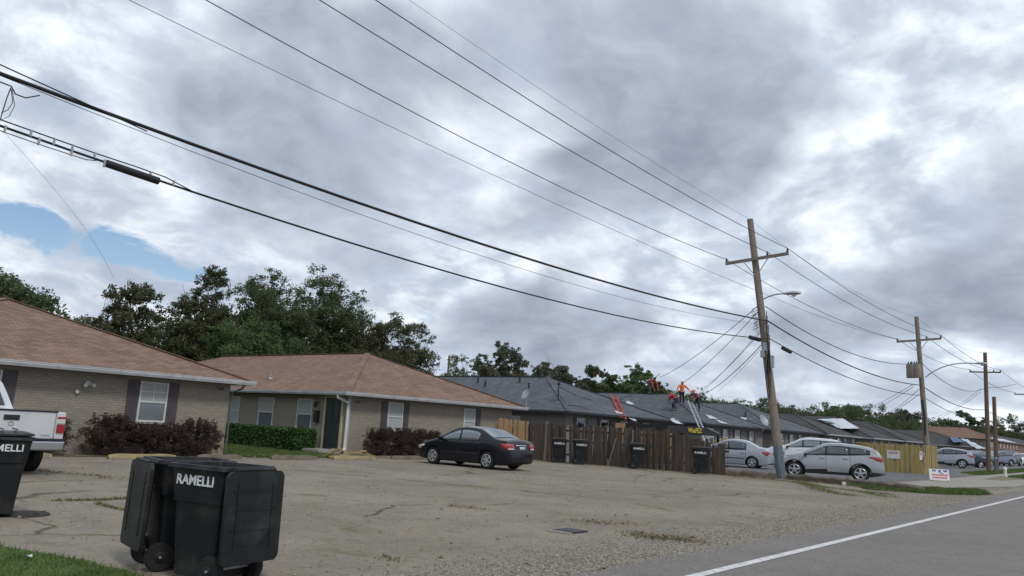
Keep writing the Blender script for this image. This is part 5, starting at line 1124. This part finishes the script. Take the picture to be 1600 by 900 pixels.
def make_suv(label, pm, glass, group=None, boxy=0, clad=.43, name='suv'):
    t = thing(name, label, 'car', (0, 0, 0), group)
    prof = [(-2.26, .62), (-2.24, .95), (-2.2, 1.08), (-2.12, 1.22+boxy*.1), (-1.98, 1.36+boxy*.12), (-1.78, 1.50+boxy*.07), (-1.3, 1.595+boxy*.03), (-.5, 1.655), (-.1, 1.65), (.2, 1.58), (1.0, 1.19), (1.15, 1.135), (1.8, 1.02), (2.08, .88), (2.22, .72), (2.26, .55)]
    c = Car(4.52, 1.84, prof, [(-2.3, 1.26), (-1.6, 1.20), (-.8, 1.13), (0, 1.09), (1.2, 1.03), (2.3, .95)], (1.37, -1.32), .37, .27, tumble=.42, clad=clad, arch=.055); c.body(t, pm)
    c.side('window_surround', t, trim_bk, [(x_, c.belt(x_)+.015, max(c.belt(x_)+.02, c.up(x_)-.095)) for x_ in np.linspace(-1.72, .86, 24)], off=.003)
    c.win(t, .10, .84, glass); c.win(t, -.84, .02, glass); c.win(t, -1.62, -.92, glass, slant=(.2, 0), b0=.035)
    c.topglass('windscreen', t, car_glass, 1.0, .34); c.topglass('rear_window', t, glass, -2.09, -1.8, frac=.9)
    for sg in (1, -1): c.endpatch('tail_light', t, red_lens, -1, sg*.5, sg*.84, .98, 1.14); c.endpatch('headlight', t, clear_lens, 1, sg*.45, sg*.86, .72, .84)
    c.side('tail_light_side', t, red_lens, [(-2.17, .93, 1.10), (-2.0, .98, 1.14), (-1.68, 1.12, 1.15)], off=.012); c.side('headlight_side', t, clear_lens, [(2.12, .74, .84), (1.9, .82, .90), (1.65, .92, .93)], off=.012)
    for x in c.wheels:
        Ra = c.R+c.arch; cols = []
    c.endpatch('rear_bumper', t, trim_bk, -1, -.8, .8, .36, .55, off=.014); c.endpatch('licence_plate', t, plate_m, -1, -.16, .16, .80, .90, off=.014); c.endpatch('grille', t, trim_bk, 1, -.42, .42, .5, .68)
    c.seams(t, (1.16, .06, -.92)); c.handle(t, .22, .97, pm); c.handle(t, -.72, 1.0, pm); c.mirror(t, .9, 1.02, trim_bk)
    for w_ in c.wheels:
        Ra = c.R+c.arch
        for sg in (1, -1):
            mb = MB(); pts = []
            for i in range(17):
                a_ = PI*i/16; x = w_+math.cos(a_)*(Ra+.02); z = c.R+math.sin(a_)*(Ra+.02); pts.append((x, sg*(c.hw(x, z)+.0), z))
            mb.tube(pts, .03, 6); mb.build('arch_trim', trim_bk, t, smooth=60)
    for x in c.wheels:
        for sg in (1, -1): c.wheel(t, x, sg, 5)
    mb = MB(); mb.box((0, 0, .28), (3.6, 1.3, .08)); mb.build('underbody', trim_bk, t)
    for sg in (1, -1): mb = MB(); mb.tube([(.2, sg*.62, 1.70), (0, sg*.62, 1.735), (-1.3, sg*.62, 1.725), (-1.5, sg*.62, 1.69)], .014, 6); mb.build('roof_rail', trim_bk, t)
    return t
def put(o, x, y, head, s_=1.0, z=0): o.location = (x, y, z); o.rotation_euler = (0, 0, head); o.scale = (s_, s_, s_) if not hasattr(s_, '__len__') else s_; return o
blk = paint('black_car_paint', (.005, .006, .011)); silver = paint('silver_paint', (.31, .325, .35)); white_c = paint('white_car_paint', (.62, .63, .64)); lsil = paint('light_silver_paint', (.33, .35, .39))
teal = paint('teal_paint', (.10, .17, .19)); navy = paint('navy_paint', (.02, .03, .06)); bluegrey = paint('blue_grey_paint', (.16, .20, .27)); dgrey = paint('dark_grey_paint', (.03, .033, .04))
# black sedan: near side x=20.5, nose to the houses
put(make_sedan('black sedan parked nose to the tan house', blk, car_glass_l, rimn=6), 21.30, 18.85, math.radians(91.5), .945)
put(make_suv('silver hatchback suv parked right of the leaning pole', silver, car_glass, 'cars behind the leaning pole'), 35.6, 11.15, math.radians(104), (.96, .97, .91))
put(make_sedan('light silver sedan left of the leaning pole, behind the brown fence end', lsil, car_glass, 'cars behind the leaning pole', hgt=1.05, long_=4.4), 41.45, 18.05, math.radians(100), .95)
put(make_suv('white suv hidden behind the silver hatchback', white_c, car_glass, 'cars behind the leaning pole', clad=0), *PY(1302, 715, 14.0)[:2], math.radians(104), .92)
_v = PY(1258, 700, 17.5); put(make_suv('boxy white van-like car seen above the white suv roof', white_c, car_glass_l, 'cars behind the leaning pole', boxy=1, clad=0), _v[0], 17.5, math.radians(104), 1.08)
# far cars
cf = 'cars parked far right beyond the second pole'
for mk, lb, pm, px, dist_y, hd_, s_ in ((make_suv, 'far silver suv right of the yellow fence', lsil, 1476, 15.6, 100, 1.05), (make_sedan, 'far blue-grey car hidden behind the silver suv', bluegrey, 1503, 16.4, 100, 1.0), (make_sedan, 'far teal sedan left of the third pole', teal, 1524, 16.6, 160, 1.15),
                                (make_suv, 'far blue-grey suv behind the third pole', bluegrey, 1556, 16.5, 150, 1.1), (make_suv, 'far black suv right of the short pole', dgrey, 1574, 16.3, 170, 1.2), (make_sedan, 'far white sedan at the right edge', white_c, 1597, 16.2, 165, 1.2), (make_sedan, 'far dark blue sedan between the silver suv and the teal car', navy, 1508, 15.5, 110, .95)):
    p = PY(px, 715, dist_y); put(mk(lb, pm, car_glass, cf), p[0], dist_y, math.radians(hd_), s_)
# pickup
def pickup():
    t = thing('pickup_truck', 'white pickup truck cut by the left edge, parked tail towards the camera', 'truck', (0, 0, 0)); pm = white_c
    prof = [(-.55, 1.22), (-.5, 1.22), (-.42, 1.3), (-.28, 1.80), (-.1, 1.86), (.8, 1.86), (1.05, 1.8), (1.6, 1.34), (1.8, 1.25), (2.7, 1.14), (2.95, 1.0), (3.0, .7)]
    class PC(Car):
        def hw(s, x, z):
            b = 1.20; y = .99*(1-.03*((min(z, b)-.8)/.5)**2)
            if x > 2.3: y *= math.sqrt(max(.3, 1-((x-2.3)/.9)**2*.5))
            if z > b: y -= (z-b)*.42
            return y
        def up(s, x): return float(np.interp(x, s.px, s.pz))
    c = PC(6.0, 2.0, prof, [(-3, 1.2), (3, 1.2)], (2.05, -1.9), .38, .42, arch=.07)
    # cab body only from x=-.55 forward
    full = c.L; xs0 = -.55
    xs = sorted(list(np.linspace(xs0, 3.0, 60))+[2.05-.4499, 2.05+.4499, 2.05-.451, 2.05+.451]); mb = MB(); V = []; n1 = 12
    for x in xs:
        lo_ = c.low(x); zs, r = c.edge(x); ring = [(x, 0, lo_)]
        for i in range(n1+1): z = lo_+(zs-lo_)*i/n1; ring.append((x, c.hw(x, z), z))
        w_ = c.hw(x, zs)
        for i in range(1, 5): a_ = PI/2*i/4; ring.append((x, w_-r*(1-math.cos(a_)), zs+r*math.sin(a_)))
        for i in range(1, 6): y = (w_-r)*(1-i/5); ring.append((x, y, zs+r+.03*(1-(y/(w_-r))**2)))
        fr = ring+[(p[0], -p[1], p[2]) for p in ring[-2:0:-1]]; k = len(fr); V += fr
    mb.add(V, [(i*k+j, i*k+(j+1) % k, (i+1)*k+(j+1) % k, (i+1)*k+j) for i in range(len(xs)-1) for j in range(k)]+[tuple(range(k)), tuple((len(xs)-1)*k+j for j in range(k))]); mb.build('cab', pm, t, smooth=42)
    # rear cab window on the slanted back: plane between x=-.42,z=1.3 and x=-.28,z=1.8
    a0, b0 = np.array((-.425, 0, 1.30)), np.array((-.29, 0, 1.745)); mb = MB(); vs = []
    for q_, hwid in ((a0, .78), (b0, .60)):
        for y in (-hwid, hwid): vs.append(q_+(0, y, 0)+np.array((-.022, 0, .006)))
    mb.prism([vs[0], vs[1], vs[3], vs[2]], (-.006, 0, .002)); mb.build('rear_window', car_glass, t)
    mb = MB(); mb.box((-.30, 0, 1.80), (.02, .34, .05)); mb.build('brake_lamp', mat('dark_lens', (.04, .01, .01), .3), t)
    c.win(t, .0, 1.35, car_glass, top=.12); 
    mb = MB()
    for sg in (1, -1):
        xs2 = np.linspace(-2.95, -.56, 26); vs = []
        for x in xs2:
            lo_ = c.low(x); 
            for z in (lo_, lo_+(1.22-lo_)*.25, lo_+(1.22-lo_)*.5, lo_+(1.22-lo_)*.75, 1.20, 1.235): vs.append((x, sg*(c.hw(x, min(z, 1.2))-(0 if z < 1.21 else .03)), z))
        b = len(mb.v); n = 6; mb.add(vs, [(i*n+j, (i+1)*n+j, (i+1)*n+j+1, i*n+j+1) for i in range(25) for j in range(5)])
        mb.box((-1.76, sg*.91, 1.0), (2.3, .05, .46)); mb.box((-1.76, sg*.93, 1.225), (2.38, .10, .02))
    mb.box((-1.75, 0, .72), (2.36, 1.78, .08)); mb.build('bed', pm, t, smooth=30)
    mb = MB(); mb.box((-2.955, 0, .96), (.07, 1.60, .54)); tg = mb.build('tailgate', pm, t, bevel=.02)
    mb = MB(); mb.box((-2.965, 0, 1.242), (.09, 1.66, .03)); mb.build('gate_cap', trim_bk, tg, bevel=.008)
    mb = MB(); mb.box((-2.998, 0, 1.10), (.02, .28, .10)); mb.build('gate_handle', trim_bk, tg, bevel=.009)
    mb = MB(); mb.tube([(-3.0+.0*i, .085*math.cos(2*PI*i/20)*.5, .985+.035*math.sin(2*PI*i/20)) for i in range(21)], .007, 6, cap=False); mb.build('emblem_ring', chrome, tg)
    mb = MB(); mb.prism([(-2.992, -.10, .80), (-2.992, -.17, .80), (-2.992, -.135, .88)], (-.006, 0, 0)); mb.build('sticker', black_letter, tg)
    mb = MB()
    for i in range(4): mb.box((-2.994, -.58-.045*i, .775), (.006, .03, .028))
    mb.build('model_script', metal_g, tg)
    for sg in (1, -1):
        mb = MB(); mb.box((-2.93, sg*.895, .95), (.16, .17, .56)); mb.build('bed_corner', pm, t, bevel=.02)
        mb = MB(); mb.box((-2.985, sg*.90, .91), (.10, .15, .17)); mb.build('tail_light', red_lens, t, bevel=.01)
        mb = MB(); mb.box((-2.985, sg*.90, 1.055), (.10, .15, .09)); mb.build('reverse_lamp', clear_lens, t, bevel=.01)
        mb = MB(); mb.box((-2.985, sg*.90, 1.125), (.10, .15, .04)); mb.build('tail_light_top', red_lens, t, bevel=.01)
    mb = MB(); mb.box((-3.03, 0, .70), (.22, 1.9, .035)); mb.build('bumper_step', trim_bk, t)
    mb = MB(); mb.prism([(-3.15, -.95, .49), (-3.15, .95, .49), (-3.15, .97, .67), (-3.15, -.97, .67)], (.20, 0, 0)); mb.build('rear_bumper', chrome, t, bevel=.03)
    mb = MB(); mb.box((-3.155, 0, .60), (.02, .36, .16)); mb.build('licence_plate', plate_m, t)
    mb = MB(); mb.box((-1.0, 0, .5), (3.6, .8, .16)); mb.tube([(-1.9, -.8, .38), (-1.9, .8, .38)], .06, 8); mb.build('chassis', trim_bk, t)
    for x in c.wheels:
        for sg in (1, -1): c.wheel(t, x, sg, 5)
    return t
tr = put(pickup(), 5.80, 20.05, math.radians(91.5), 1.0)

# ------------------------------------------------------------ utility poles and wires
def insul(mb, p): mb.lathe([(.03, -.02), (.055, 0), (.055, .06), (.035, .08), (.05, .11), (.03, .16), (.012, .18)], p, n=8)
def pole(label, base, top, r0, r1, arm=None, m=None, cat='utility pole', blue=0, ins=(0, .78, 1.0), brace=True, group='utility poles along the road'):
    t = thing('utility_pole', label, cat, (base[0], base[1], 0), group); b = np.array((base[0], base[1], -.1)); tp = np.array(top, float)
    mb = MB(); k = 8
    if blue:
        f = blue/tp[2]; c = b+(tp-b)*f; mb.tube([c+(tp-c)*i/k for i in range(k+1)], [r0+(r1-r0)*(f+(1-f)*i/k) for i in range(k+1)], 14); mb.build('shaft', m or wood_pole, t, smooth=50)
        mb = MB(); mb.tube([b+(c-b)*i/3 for i in range(4)], [r0+(r1-r0)*f*i/3+.003 for i in range(4)], 14); mb.build('painted_base', blue_paint, t, smooth=50)
    else: mb.tube([b+(tp-b)*i/k for i in range(k+1)], [r0+(r1-r0)*i/k for i in range(k+1)], 14); mb.build('shaft', m or wood_pole, t, smooth=50)
    if arm:
        a_, c_ = np.array(arm[0], float), np.array(arm[1], float); mb = MB(); mb.bar(a_, c_, .10, .12); mb.build('crossarm', m or wood_pole, t)
        for f in ins: mb = MB(); insul(mb, a_+(c_-a_)*f*.97+(c_-a_)*.015+(0, 0, .06)); mb.build('insulator', ceramic, t)
        if brace:
            mid = (a_+c_)/2; u = (c_-a_)/np.linalg.norm(c_-a_); f = (mid[2]-.75)/tp[2]; pc = b+(tp-b)*f
            mb = MB(); mb.bar(mid+u*.55-(0.06, 0, .06), pc-(.12, 0, 0), .012, .04); mb.bar(mid-u*.55-(.06, 0, .06), pc-(.12, 0, 0), .012, .04); mb.build('arm_brace', metal_g, t)
    return t
def axis_at(base, top, z): b = np.array((base[0], base[1], 0.)); return b+(np.array(top)-b)*z/top[2]
P1b, P1t = (32.14, 11.9), (32.14, 13.26, 10.92)
a1, c1 = PX(1134, 412, 31.95), PX(1232, 396, 31.95)
p1o = pole('leaning grey-brown power pole with blue painted foot and a cobra-head street lamp', P1b, P1t, .19, .13, (a1, c1), blue=1.35, ins=(0, .68, 1.0))
def cobra(t, p, q_, mid, r=.03):
    mb = MB(); p, q_, mid = map(np.array, (p, q_, mid)); pts = [(1-u)**2*p+2*u*(1-u)*mid+u*u*q_ for u in np.linspace(0, 1, 9)]; mb.tube(pts, r, 8); ar = mb.build('lamp_arm', metal_g, t)
    d = q_-pts[-2]; d[2] *= .3; d /= np.linalg.norm(d); s_ = np.cross(d, (0, 0, 1)); s_ /= np.linalg.norm(s_); mb = MB(); vs = []; n_ = 10
    for u, w_, hh in ((-.05, .04, .04), (.1, .09, .07), (.35, .15, .10), (.55, .13, .085), (.68, .04, .03)):
        for j in range(n_): a_ = 2*PI*j/n_; vs.append(q_+d*u+s_*w_*math.cos(a_)+np.array((0, 0, hh*math.sin(a_)*(1 if math.sin(a_) > 0 else .7))))
    mb.add(vs, [(i*n_+j, i*n_+(j+1) % n_, (i+1)*n_+(j+1) % n_, (i+1)*n_+j) for i in range(4) for j in range(n_)]+[tuple(range(n_)), tuple(4*n_+j for j in range(n_))]); mb.build('lamp_head', metal_g, t, smooth=50)
    mb = MB(); mb.lathe([(.10, .0), (.09, -.05), (.03, -.08)], q_+d*.38-(0, 0, .06), n=12); mb.build('lamp_lens', clear_lens, t, smooth=50)
lz = PX(1196, 468, 32.1); lq = PX(1226, 459, 32.1); cobra(p1o, (32.1, 12.7, lz[2]), (32.1, lq[1], lq[2]), (32.1, (12.7+lq[1])/2, lq[2]+.05))
for px, py, nm, sz in ((1195, 542, 'meter_box', (.16, .14, .35)), (1192, 553, 'junction_box', (.18, .16, .3)), (1207, 565, 'conduit_box', (.12, .12, .5))):
    p = PX(px, py, 31.9); mb = MB(); mb.box(p, sz); mb.build(nm, metal_g, p1o, bevel=.01)
for k_, z_ in enumerate((5.2, 5.0, 4.6, 4.2)):
    c_ = axis_at(P1b, P1t, z_); mb = MB(); mb.tube([c_+(-.2, -.1, 1.6), c_+(-.24, -.12, .6), c_+(-.2, -.16, 0), c_+(-.22, -.1, -1.0)], .018, 6); mb.build('riser_cable', cable_m, p1o)
mb = MB()
for i in range(9): c_ = axis_at(P1b, P1t, 7.0-.1*i); a_ = i*.9; mb.tube([c_+(-.2, 0, 0), c_+(-.35, .25+.05*math.sin(i), -.1-.05*(i % 3)), c_+(-.25, .1, -.35)], .012, 5)
mb.build('cable_bundle', cable_m, p1o)
P2b, P2t = (56.37, 11.48), (56.37, 11.91, 10.03)
a2, c2 = PX(1401, 534, 56.3), PX(1471, 529, 56.3)
p2o = pole('second power pole with transformer cans and a long street lamp arm', P2b, P2t, .19, .13, (a2, c2), ins=(0, .68, 1.0))
mb = MB(); p = PX(1430, 580, 56.2)
for i, (dx, dy) in enumerate(((-.25, .42), (-.35, .12), (-.1, .66))): 
    q_ = np.array((56.2+dx, 11.7+dy, p[2])); mb = MB(); mb.lathe([(.2, -.45), (.21, -.4), (.21, .38), (.17, .45)], q_, n=16); tc_ = mb.build('transformer', mat('transformer_grey', (.20, .19, .17), .5, dirt=(.22, .1, .05), dscale=4), p2o, smooth=40)
    mb = MB(); insul(mb, q_+(0, .07, .44)); insul(mb, q_+(0, -.07, .44)); mb.build('bushing', ceramic, tc_)
lq = PX(1524, 568, 56.3); cobra(p2o, (56.3, 11.5, PX(1445, 590, 56.3)[2]), lq, (56.3, (11.5+lq[1])/2+.3, lq[2]+.2), r=.035)
mb = MB(); mb.tube([axis_at(P2b, P2t, 4.6)+(-.2, 0, 0), axis_at(P2b, P2t, 3.4)+(-.24, -.05, 0), axis_at(P2b, P2t, 2.4)+(-.22, 0, 0)], .06, 7); mb.build('riser_cable', cable_m, p2o)
P3b, P3t = (80.75, 11.75), (80.75, 11.61, 10.28)
a3, c3 = PX(1515, 581, 80.7), PX(1564, 582, 80.7)
pole('third power pole, reddish brown, in front of the brown-roofed block', P3b, P3t, .2, .15, (a3, c3), wood_pole_d, brace=False)
P4b, P4t = (105.0, 11.2), (105.0, 10.9, PX(1598, 592, 105)[2])
a4, c4 = (104.9, 12.4, PX(1583, 616, 105)[2]), (104.9, 9.9, PX(1583, 616, 105)[2])
pole('fourth power pole cut by the right edge', P4b, P4t, .2, .15, (a4, c4), wood_pole_d, brace=False)
pole('short reddish stub pole between the third and fourth power poles', (75.17, 10.40), (75.17, 10.32, 6.04), .17, .14, None, wood_pole_d)
p = PY(702, 556, 66); pole('thin dark pole rising behind the first grey ridge', (p[0], 66), (p[0], 66, p[2]), .14, .12, None, wood_pole_d, group='utility poles')
P0x = 1.2; P0 = pole('power pole standing just outside the left edge', (P0x, 12.4), (P0x, 12.6, 12.1), .19, .13, ((P0x, 14.3, 9.9), (P0x, 11.3, 9.95)))
def sag(p, q_, s_, n=18):
    p = np.array(p, float); q_ = np.array(q_, float); return [p+(q_-p)*i/n-np.array((0, 0, 4*s_*(i/n)*(1-i/n))) for i in range(n+1)]
def wire(label, spans, r, m=None, group=None, name='power_line', cat='wire'):
    mb = MB(); pts = []
    for (p, q_, s_) in spans: sp_ = sag(p, q_, s_); pts += sp_ if not pts else sp_[1:]
    rr = r if not hasattr(r, '__len__') else [r[0]+(r[1]-r[0])*i/(len(pts)-1) for i in range(len(pts))]
    mb.tube(pts, rr, 6); o = mb.build(name, m or wire_m); o.data.polygons.foreach_set('use_smooth', [True]*len(o.data.polygons)); return tag(o, label, cat, group)
gw = 'wires strung from pole to pole'
U = (0, 0, .2)
def add3(p, q_): return tuple(np.array(p, float)+np.array(q_, float))
mid1 = a1+(c1-a1)*.68; mid2 = a2+(c2-a2)*.68; mid3 = a3+(c3-a3)*.68
far = 160
wire('street-side conductor on the right ends of the crossarms', [((P0x, 11.4, 10.15), add3(c1, U), .5), (add3(c1, U), add3(c2, U), .45), (add3(c2, U), add3(c3, U), .4), (add3(c3, U), add3(c4, U), .4), (add3(c4, U), (135, 10.2, 8.8), .4)], (.010, .02), group=gw)
wire('middle conductor on the inner crossarm insulators', [((P0x, 12.2, 10.0), add3(mid1, U), .5), (add3(mid1, U), add3(mid2, U), .45), (add3(mid2, U), add3(mid3, U), .4)], (.010, .017), group=gw)
wire('house-side conductor on the left ends of the crossarms', [((P0x, 14.2, 9.95), add3(a1, U), .5), (add3(a1, U), add3(a2, U), .45), (add3(a2, U), add3(a3, U), .4), (add3(a3, U), add3(a4, U), .4)], (.010, .02), group=gw)
wire('thin pale wire at the very top of the poles', [((P0x, 13.2, 12.1), P1t, .42), (P1t, P2t, .6), (P2t, P3t, .6)], (.004, .007), group=gw)
n1_ = axis_at(P1b, P1t, 7.62); wire('thin neutral wire from upper left to below the first crossarm', [((P0x, 13.0, 8.35), n1_-(0, .17, 0), .25), (n1_-(0, .17, 0), PX(1441, 536, 56.3), .35)], (.005, .009), group=gw)
k1 = axis_at(P1b, P1t, 6.42)-(0, .22, 0); k2 = PX(1440, 602, 56.2); k3 = PX(1540, 640, 80.6)
wire('thick black telephone cable sweeping across the whole sky', [((P0x, 12.55, 6.12), k1, .47), (k1, k2, .55), (k2, k3, .5), (k3, (104.9, 10.9, 4.9), .4)], (.03, .024), cable_m, gw, 'telephone_cable', 'cable')
wire('second cable lashed above the thick telephone cable at upper left', [((P0x, 12.55, 6.42), (5.6, 12.5, 5.86), .0)], .010, cable_m, gw, 'telephone_cable', 'cable')
wire('thin wire sagging between the two thick cables', [((P0x, 12.6, 6.2), axis_at(P1b, P1t, 6.25)-(0, .2, 0), .74)], .0055, wire_m, gw)
j1 = axis_at(P1b, P1t, 5.66)-(0, .22, 0); j2 = PX(1440, 618, 56.2); j3 = PX(1540, 652, 80.6)
wire('lower black television cable below the thick telephone cable', [((P0x, 12.55, 5.44), j1, .69), (j1, j2, .5), (j2, j3, .5)], (.019, .018), cable_m, gw, 'television_cable', 'cable')
def mz(x_):
    t_ = (x_-P0x)/(j1[0]-P0x); return 5.44+(j1[2]-5.44)*t_-4*.69*t_*(1-t_)
def strand(label, xs_, offs, r):
    mb = MB(); mb.tube([(x_, 12.5, mz(x_)+o_) for x_, o_ in zip(xs_, offs)], r, 6); return tag(mb.build('support_strand', cable_m), label, 'cable')
strand('upper support strand of the lower cable at far left', (P0x, 2.4, 3.5, 4.2, 4.9, 5.5, 6.0, 6.5), (.075, .075, .078, .078, .078, .09, .085, .0), .010)
strand('lower support strand of the lower cable at far left', (P0x, 2.4, 3.5, 4.2, 4.75, 4.9), (-.08, -.08, -.08, -.082, -.07, -.03), .007)
for i, (x_, a_, b_, nm) in enumerate(((3.62, -.09, .02, 'first'), (3.95, -.01, .09, 'second'), (4.07, -.095, .02, 'third'), (4.27, -.01, .09, 'fourth'), (4.53, -.09, .09, 'fifth'), (4.86, -.0, .09, 'sixth'), (5.02, -.09, .03, 'seventh'), (5.75, -.01, .09, 'eighth'), (6.15, -.01, .08, 'ninth'))):
    mb = MB(); mb.bar((x_, 12.5, mz(x_)+a_), (x_+.005, 12.5, mz(x_)+b_), .03, .028); tag(mb.build('cable_spacer', metal_g), nm+' cable spacer from the left edge, between the strands at upper left', 'spacer', 'spacers on the strands')
_a, _b = PY(165, 259, 12.5)[0], PY(248, 283, 12.5)[0]; e1 = (_a, 12.5, mz(_a)-.02); e2 = (_b, 12.5, mz(_b)-.02); mb = MB(); mb.tube([e1, e2], .062, 10); tag(mb.build('splice_case', cable_m, bevel=.01), 'long black splice case hanging on the lower cable at upper left', 'splice case')
for px0, py0, px1, py1, xx, lb in ((1172, 527, 1187, 531, None, 'small black splice case on the cable just left of the leaning pole'), (1223, 544, 1235, 550, None, 'small black splice case on the cable just right of the leaning pole')):
    p, q_ = PY(px0, py0, 12.5), PY(px1, py1, 12.5); mb = MB(); mb.tube([p, q_], .085, 8); tag(mb.build('splice_case', cable_m), lb, 'splice case')
mb = MB(); mb.tube([PY(px_, py_, 12.45) for px_, py_ in ((0, 128), (18, 135), (24, 147), (40, 153), (62, 149))], .01, 6)
mb.tube([PY(px_, py_, 12.45) for px_, py_ in ((17, 137), (10, 155), (1, 185), (-6, 200))], .008, 6); mb.tube([PY(px_, py_, 12.45) for px_, py_ in ((17, 137), (20, 160), (12, 172), (2, 176))], .006, 6); mb.tube([PY(px_, py_, 12.45) for px_, py_ in ((19, 140), (23, 165), (14, 182), (0, 188))], .005, 6)
tag(mb.build('cable_loops', cable_m), 'tangle of thin cable loops hanging at the upper left edge', 'cable')
wire('faint drop wire running down to the trees at left', [(PY(5, 205, 12.5), PY(178, 436, 40), -.3)], (.002, .006), wire_m, None, 'drop_wire')
sec1 = axis_at(P1b, P1t, 7.05)-(0, .2, 0); wire('twisted low-voltage cable from the street lamp pole to the transformer pole', [(sec1, PX(1440, 567, 56.2), .85), (PX(1440, 567, 56.2), PX(1540, 606, 80.6), .9), (PX(1540, 606, 80.6), PX(1588, 600, 105), .1)], (.018, .022), cable_m, gw, 'low_voltage_cable', 'cable')
gd_ = 'service drops to the houses'
for i, (z_, px, py, yy, s_, r_, lb) in enumerate(((7.1, 1030, 590, 33, .9, .018, 'service drop ending by the leftmost roofer'), (6.9, 1064, 600, 30, .8, .018, 'service drop ending at the head of the orange-shirted roofer'), (6.1, 1084, 622, 31, .7, .012, 'service drop ending behind the darkest-shirted roofer'),
                              (6.0, 1096, 608, 34, .7, .016, 'service drop passing left of the splice case, to the third roof'), (5.5, 1100, 615, 30, .8, .022, 'thickest low service drop from the splice case'), (5.4, 1120, 612, 40, .5, .010, 'faint low service drop closest to the leaning pole'))):
    wire(lb, [(axis_at(P1b, P1t, z_)-(.15, 0, 0), PY(px, py, yy), s_*.35)], (r_*.8, r_), cable_m, gd_, 'drop_wire')
for i, (x0_, y0_, px, py, yy, s_, lb) in enumerate(((1427, 600, 1340, 640, 40, .4, 'service drop from the transformer pole, highest of its left bundle'), (1427, 604, 1343, 643, 42, .5, 'service drop from the transformer pole, just under the highest'), (1436, 608, 1366, 650, 30, .5, 'service drop from the second pole, third in the bundle'), (1436, 616, 1330, 672, 26, .4, 'long low service drop from the second pole across the tarp roof'),
                               (1533, 607, 1450, 655, 30, .5, 'service drop from the third pole going left'), (1533, 612, 1430, 668, 28, .5, 'lower service drop from the third pole going left'))):
    xp = 56.2 if x0_ < 1500 else 80.6
    wire(lb, [(PX(x0_, y0_, xp), PY(px, py, yy), s_)], .016, wire_m, gd_, 'drop_wire')
wire('drooping cable across the first grey roof to its mast', [(np.array(mp)+(0, 0, .9), on_front(1030, 625)+(0, 0, 2.0), 1.4)], .02, cable_m, None, 'drop_wire')
# small post and hydrant at the far verge
c = G(1557, 741); t = thing('marker_post', 'pale blue-grey post on the far verge right of the third pole', 'post', tuple(c)); mb = MB(); mb.box(c+(0, 0, .55), (.1, .1, 1.1)); mb.build('post', blue_paint, t)
mb = MB(); mb.box(c+(0, 0, 1.15), (.35, .1, .12)); mb.build('cap', metal_g, t)
c = G(1557, 746); c = c+(3, -.1, 0); t = thing('fire_hydrant', 'small white hydrant at the far verge beside the pale post', 'hydrant', tuple(c)); mb = MB(); mb.lathe([(.13, 0), (.10, .06), (.09, .45), (.13, .48), (.1, .58), (.02, .66)], c, n=14); mb.build('barrel', white_paint, t, smooth=40)
mb = MB(); mb.tube([c+(-.17, 0, .36), c+(.17, 0, .36)], .05, 8); mb.build('nozzle', white_paint, t)
mb = MB(); mb.lathe([(.17, 0), (.17, .03)], c, n=10); mb.build('flange', conc, t)
S.render.resolution_x = 1024; S.render.resolution_y = 576
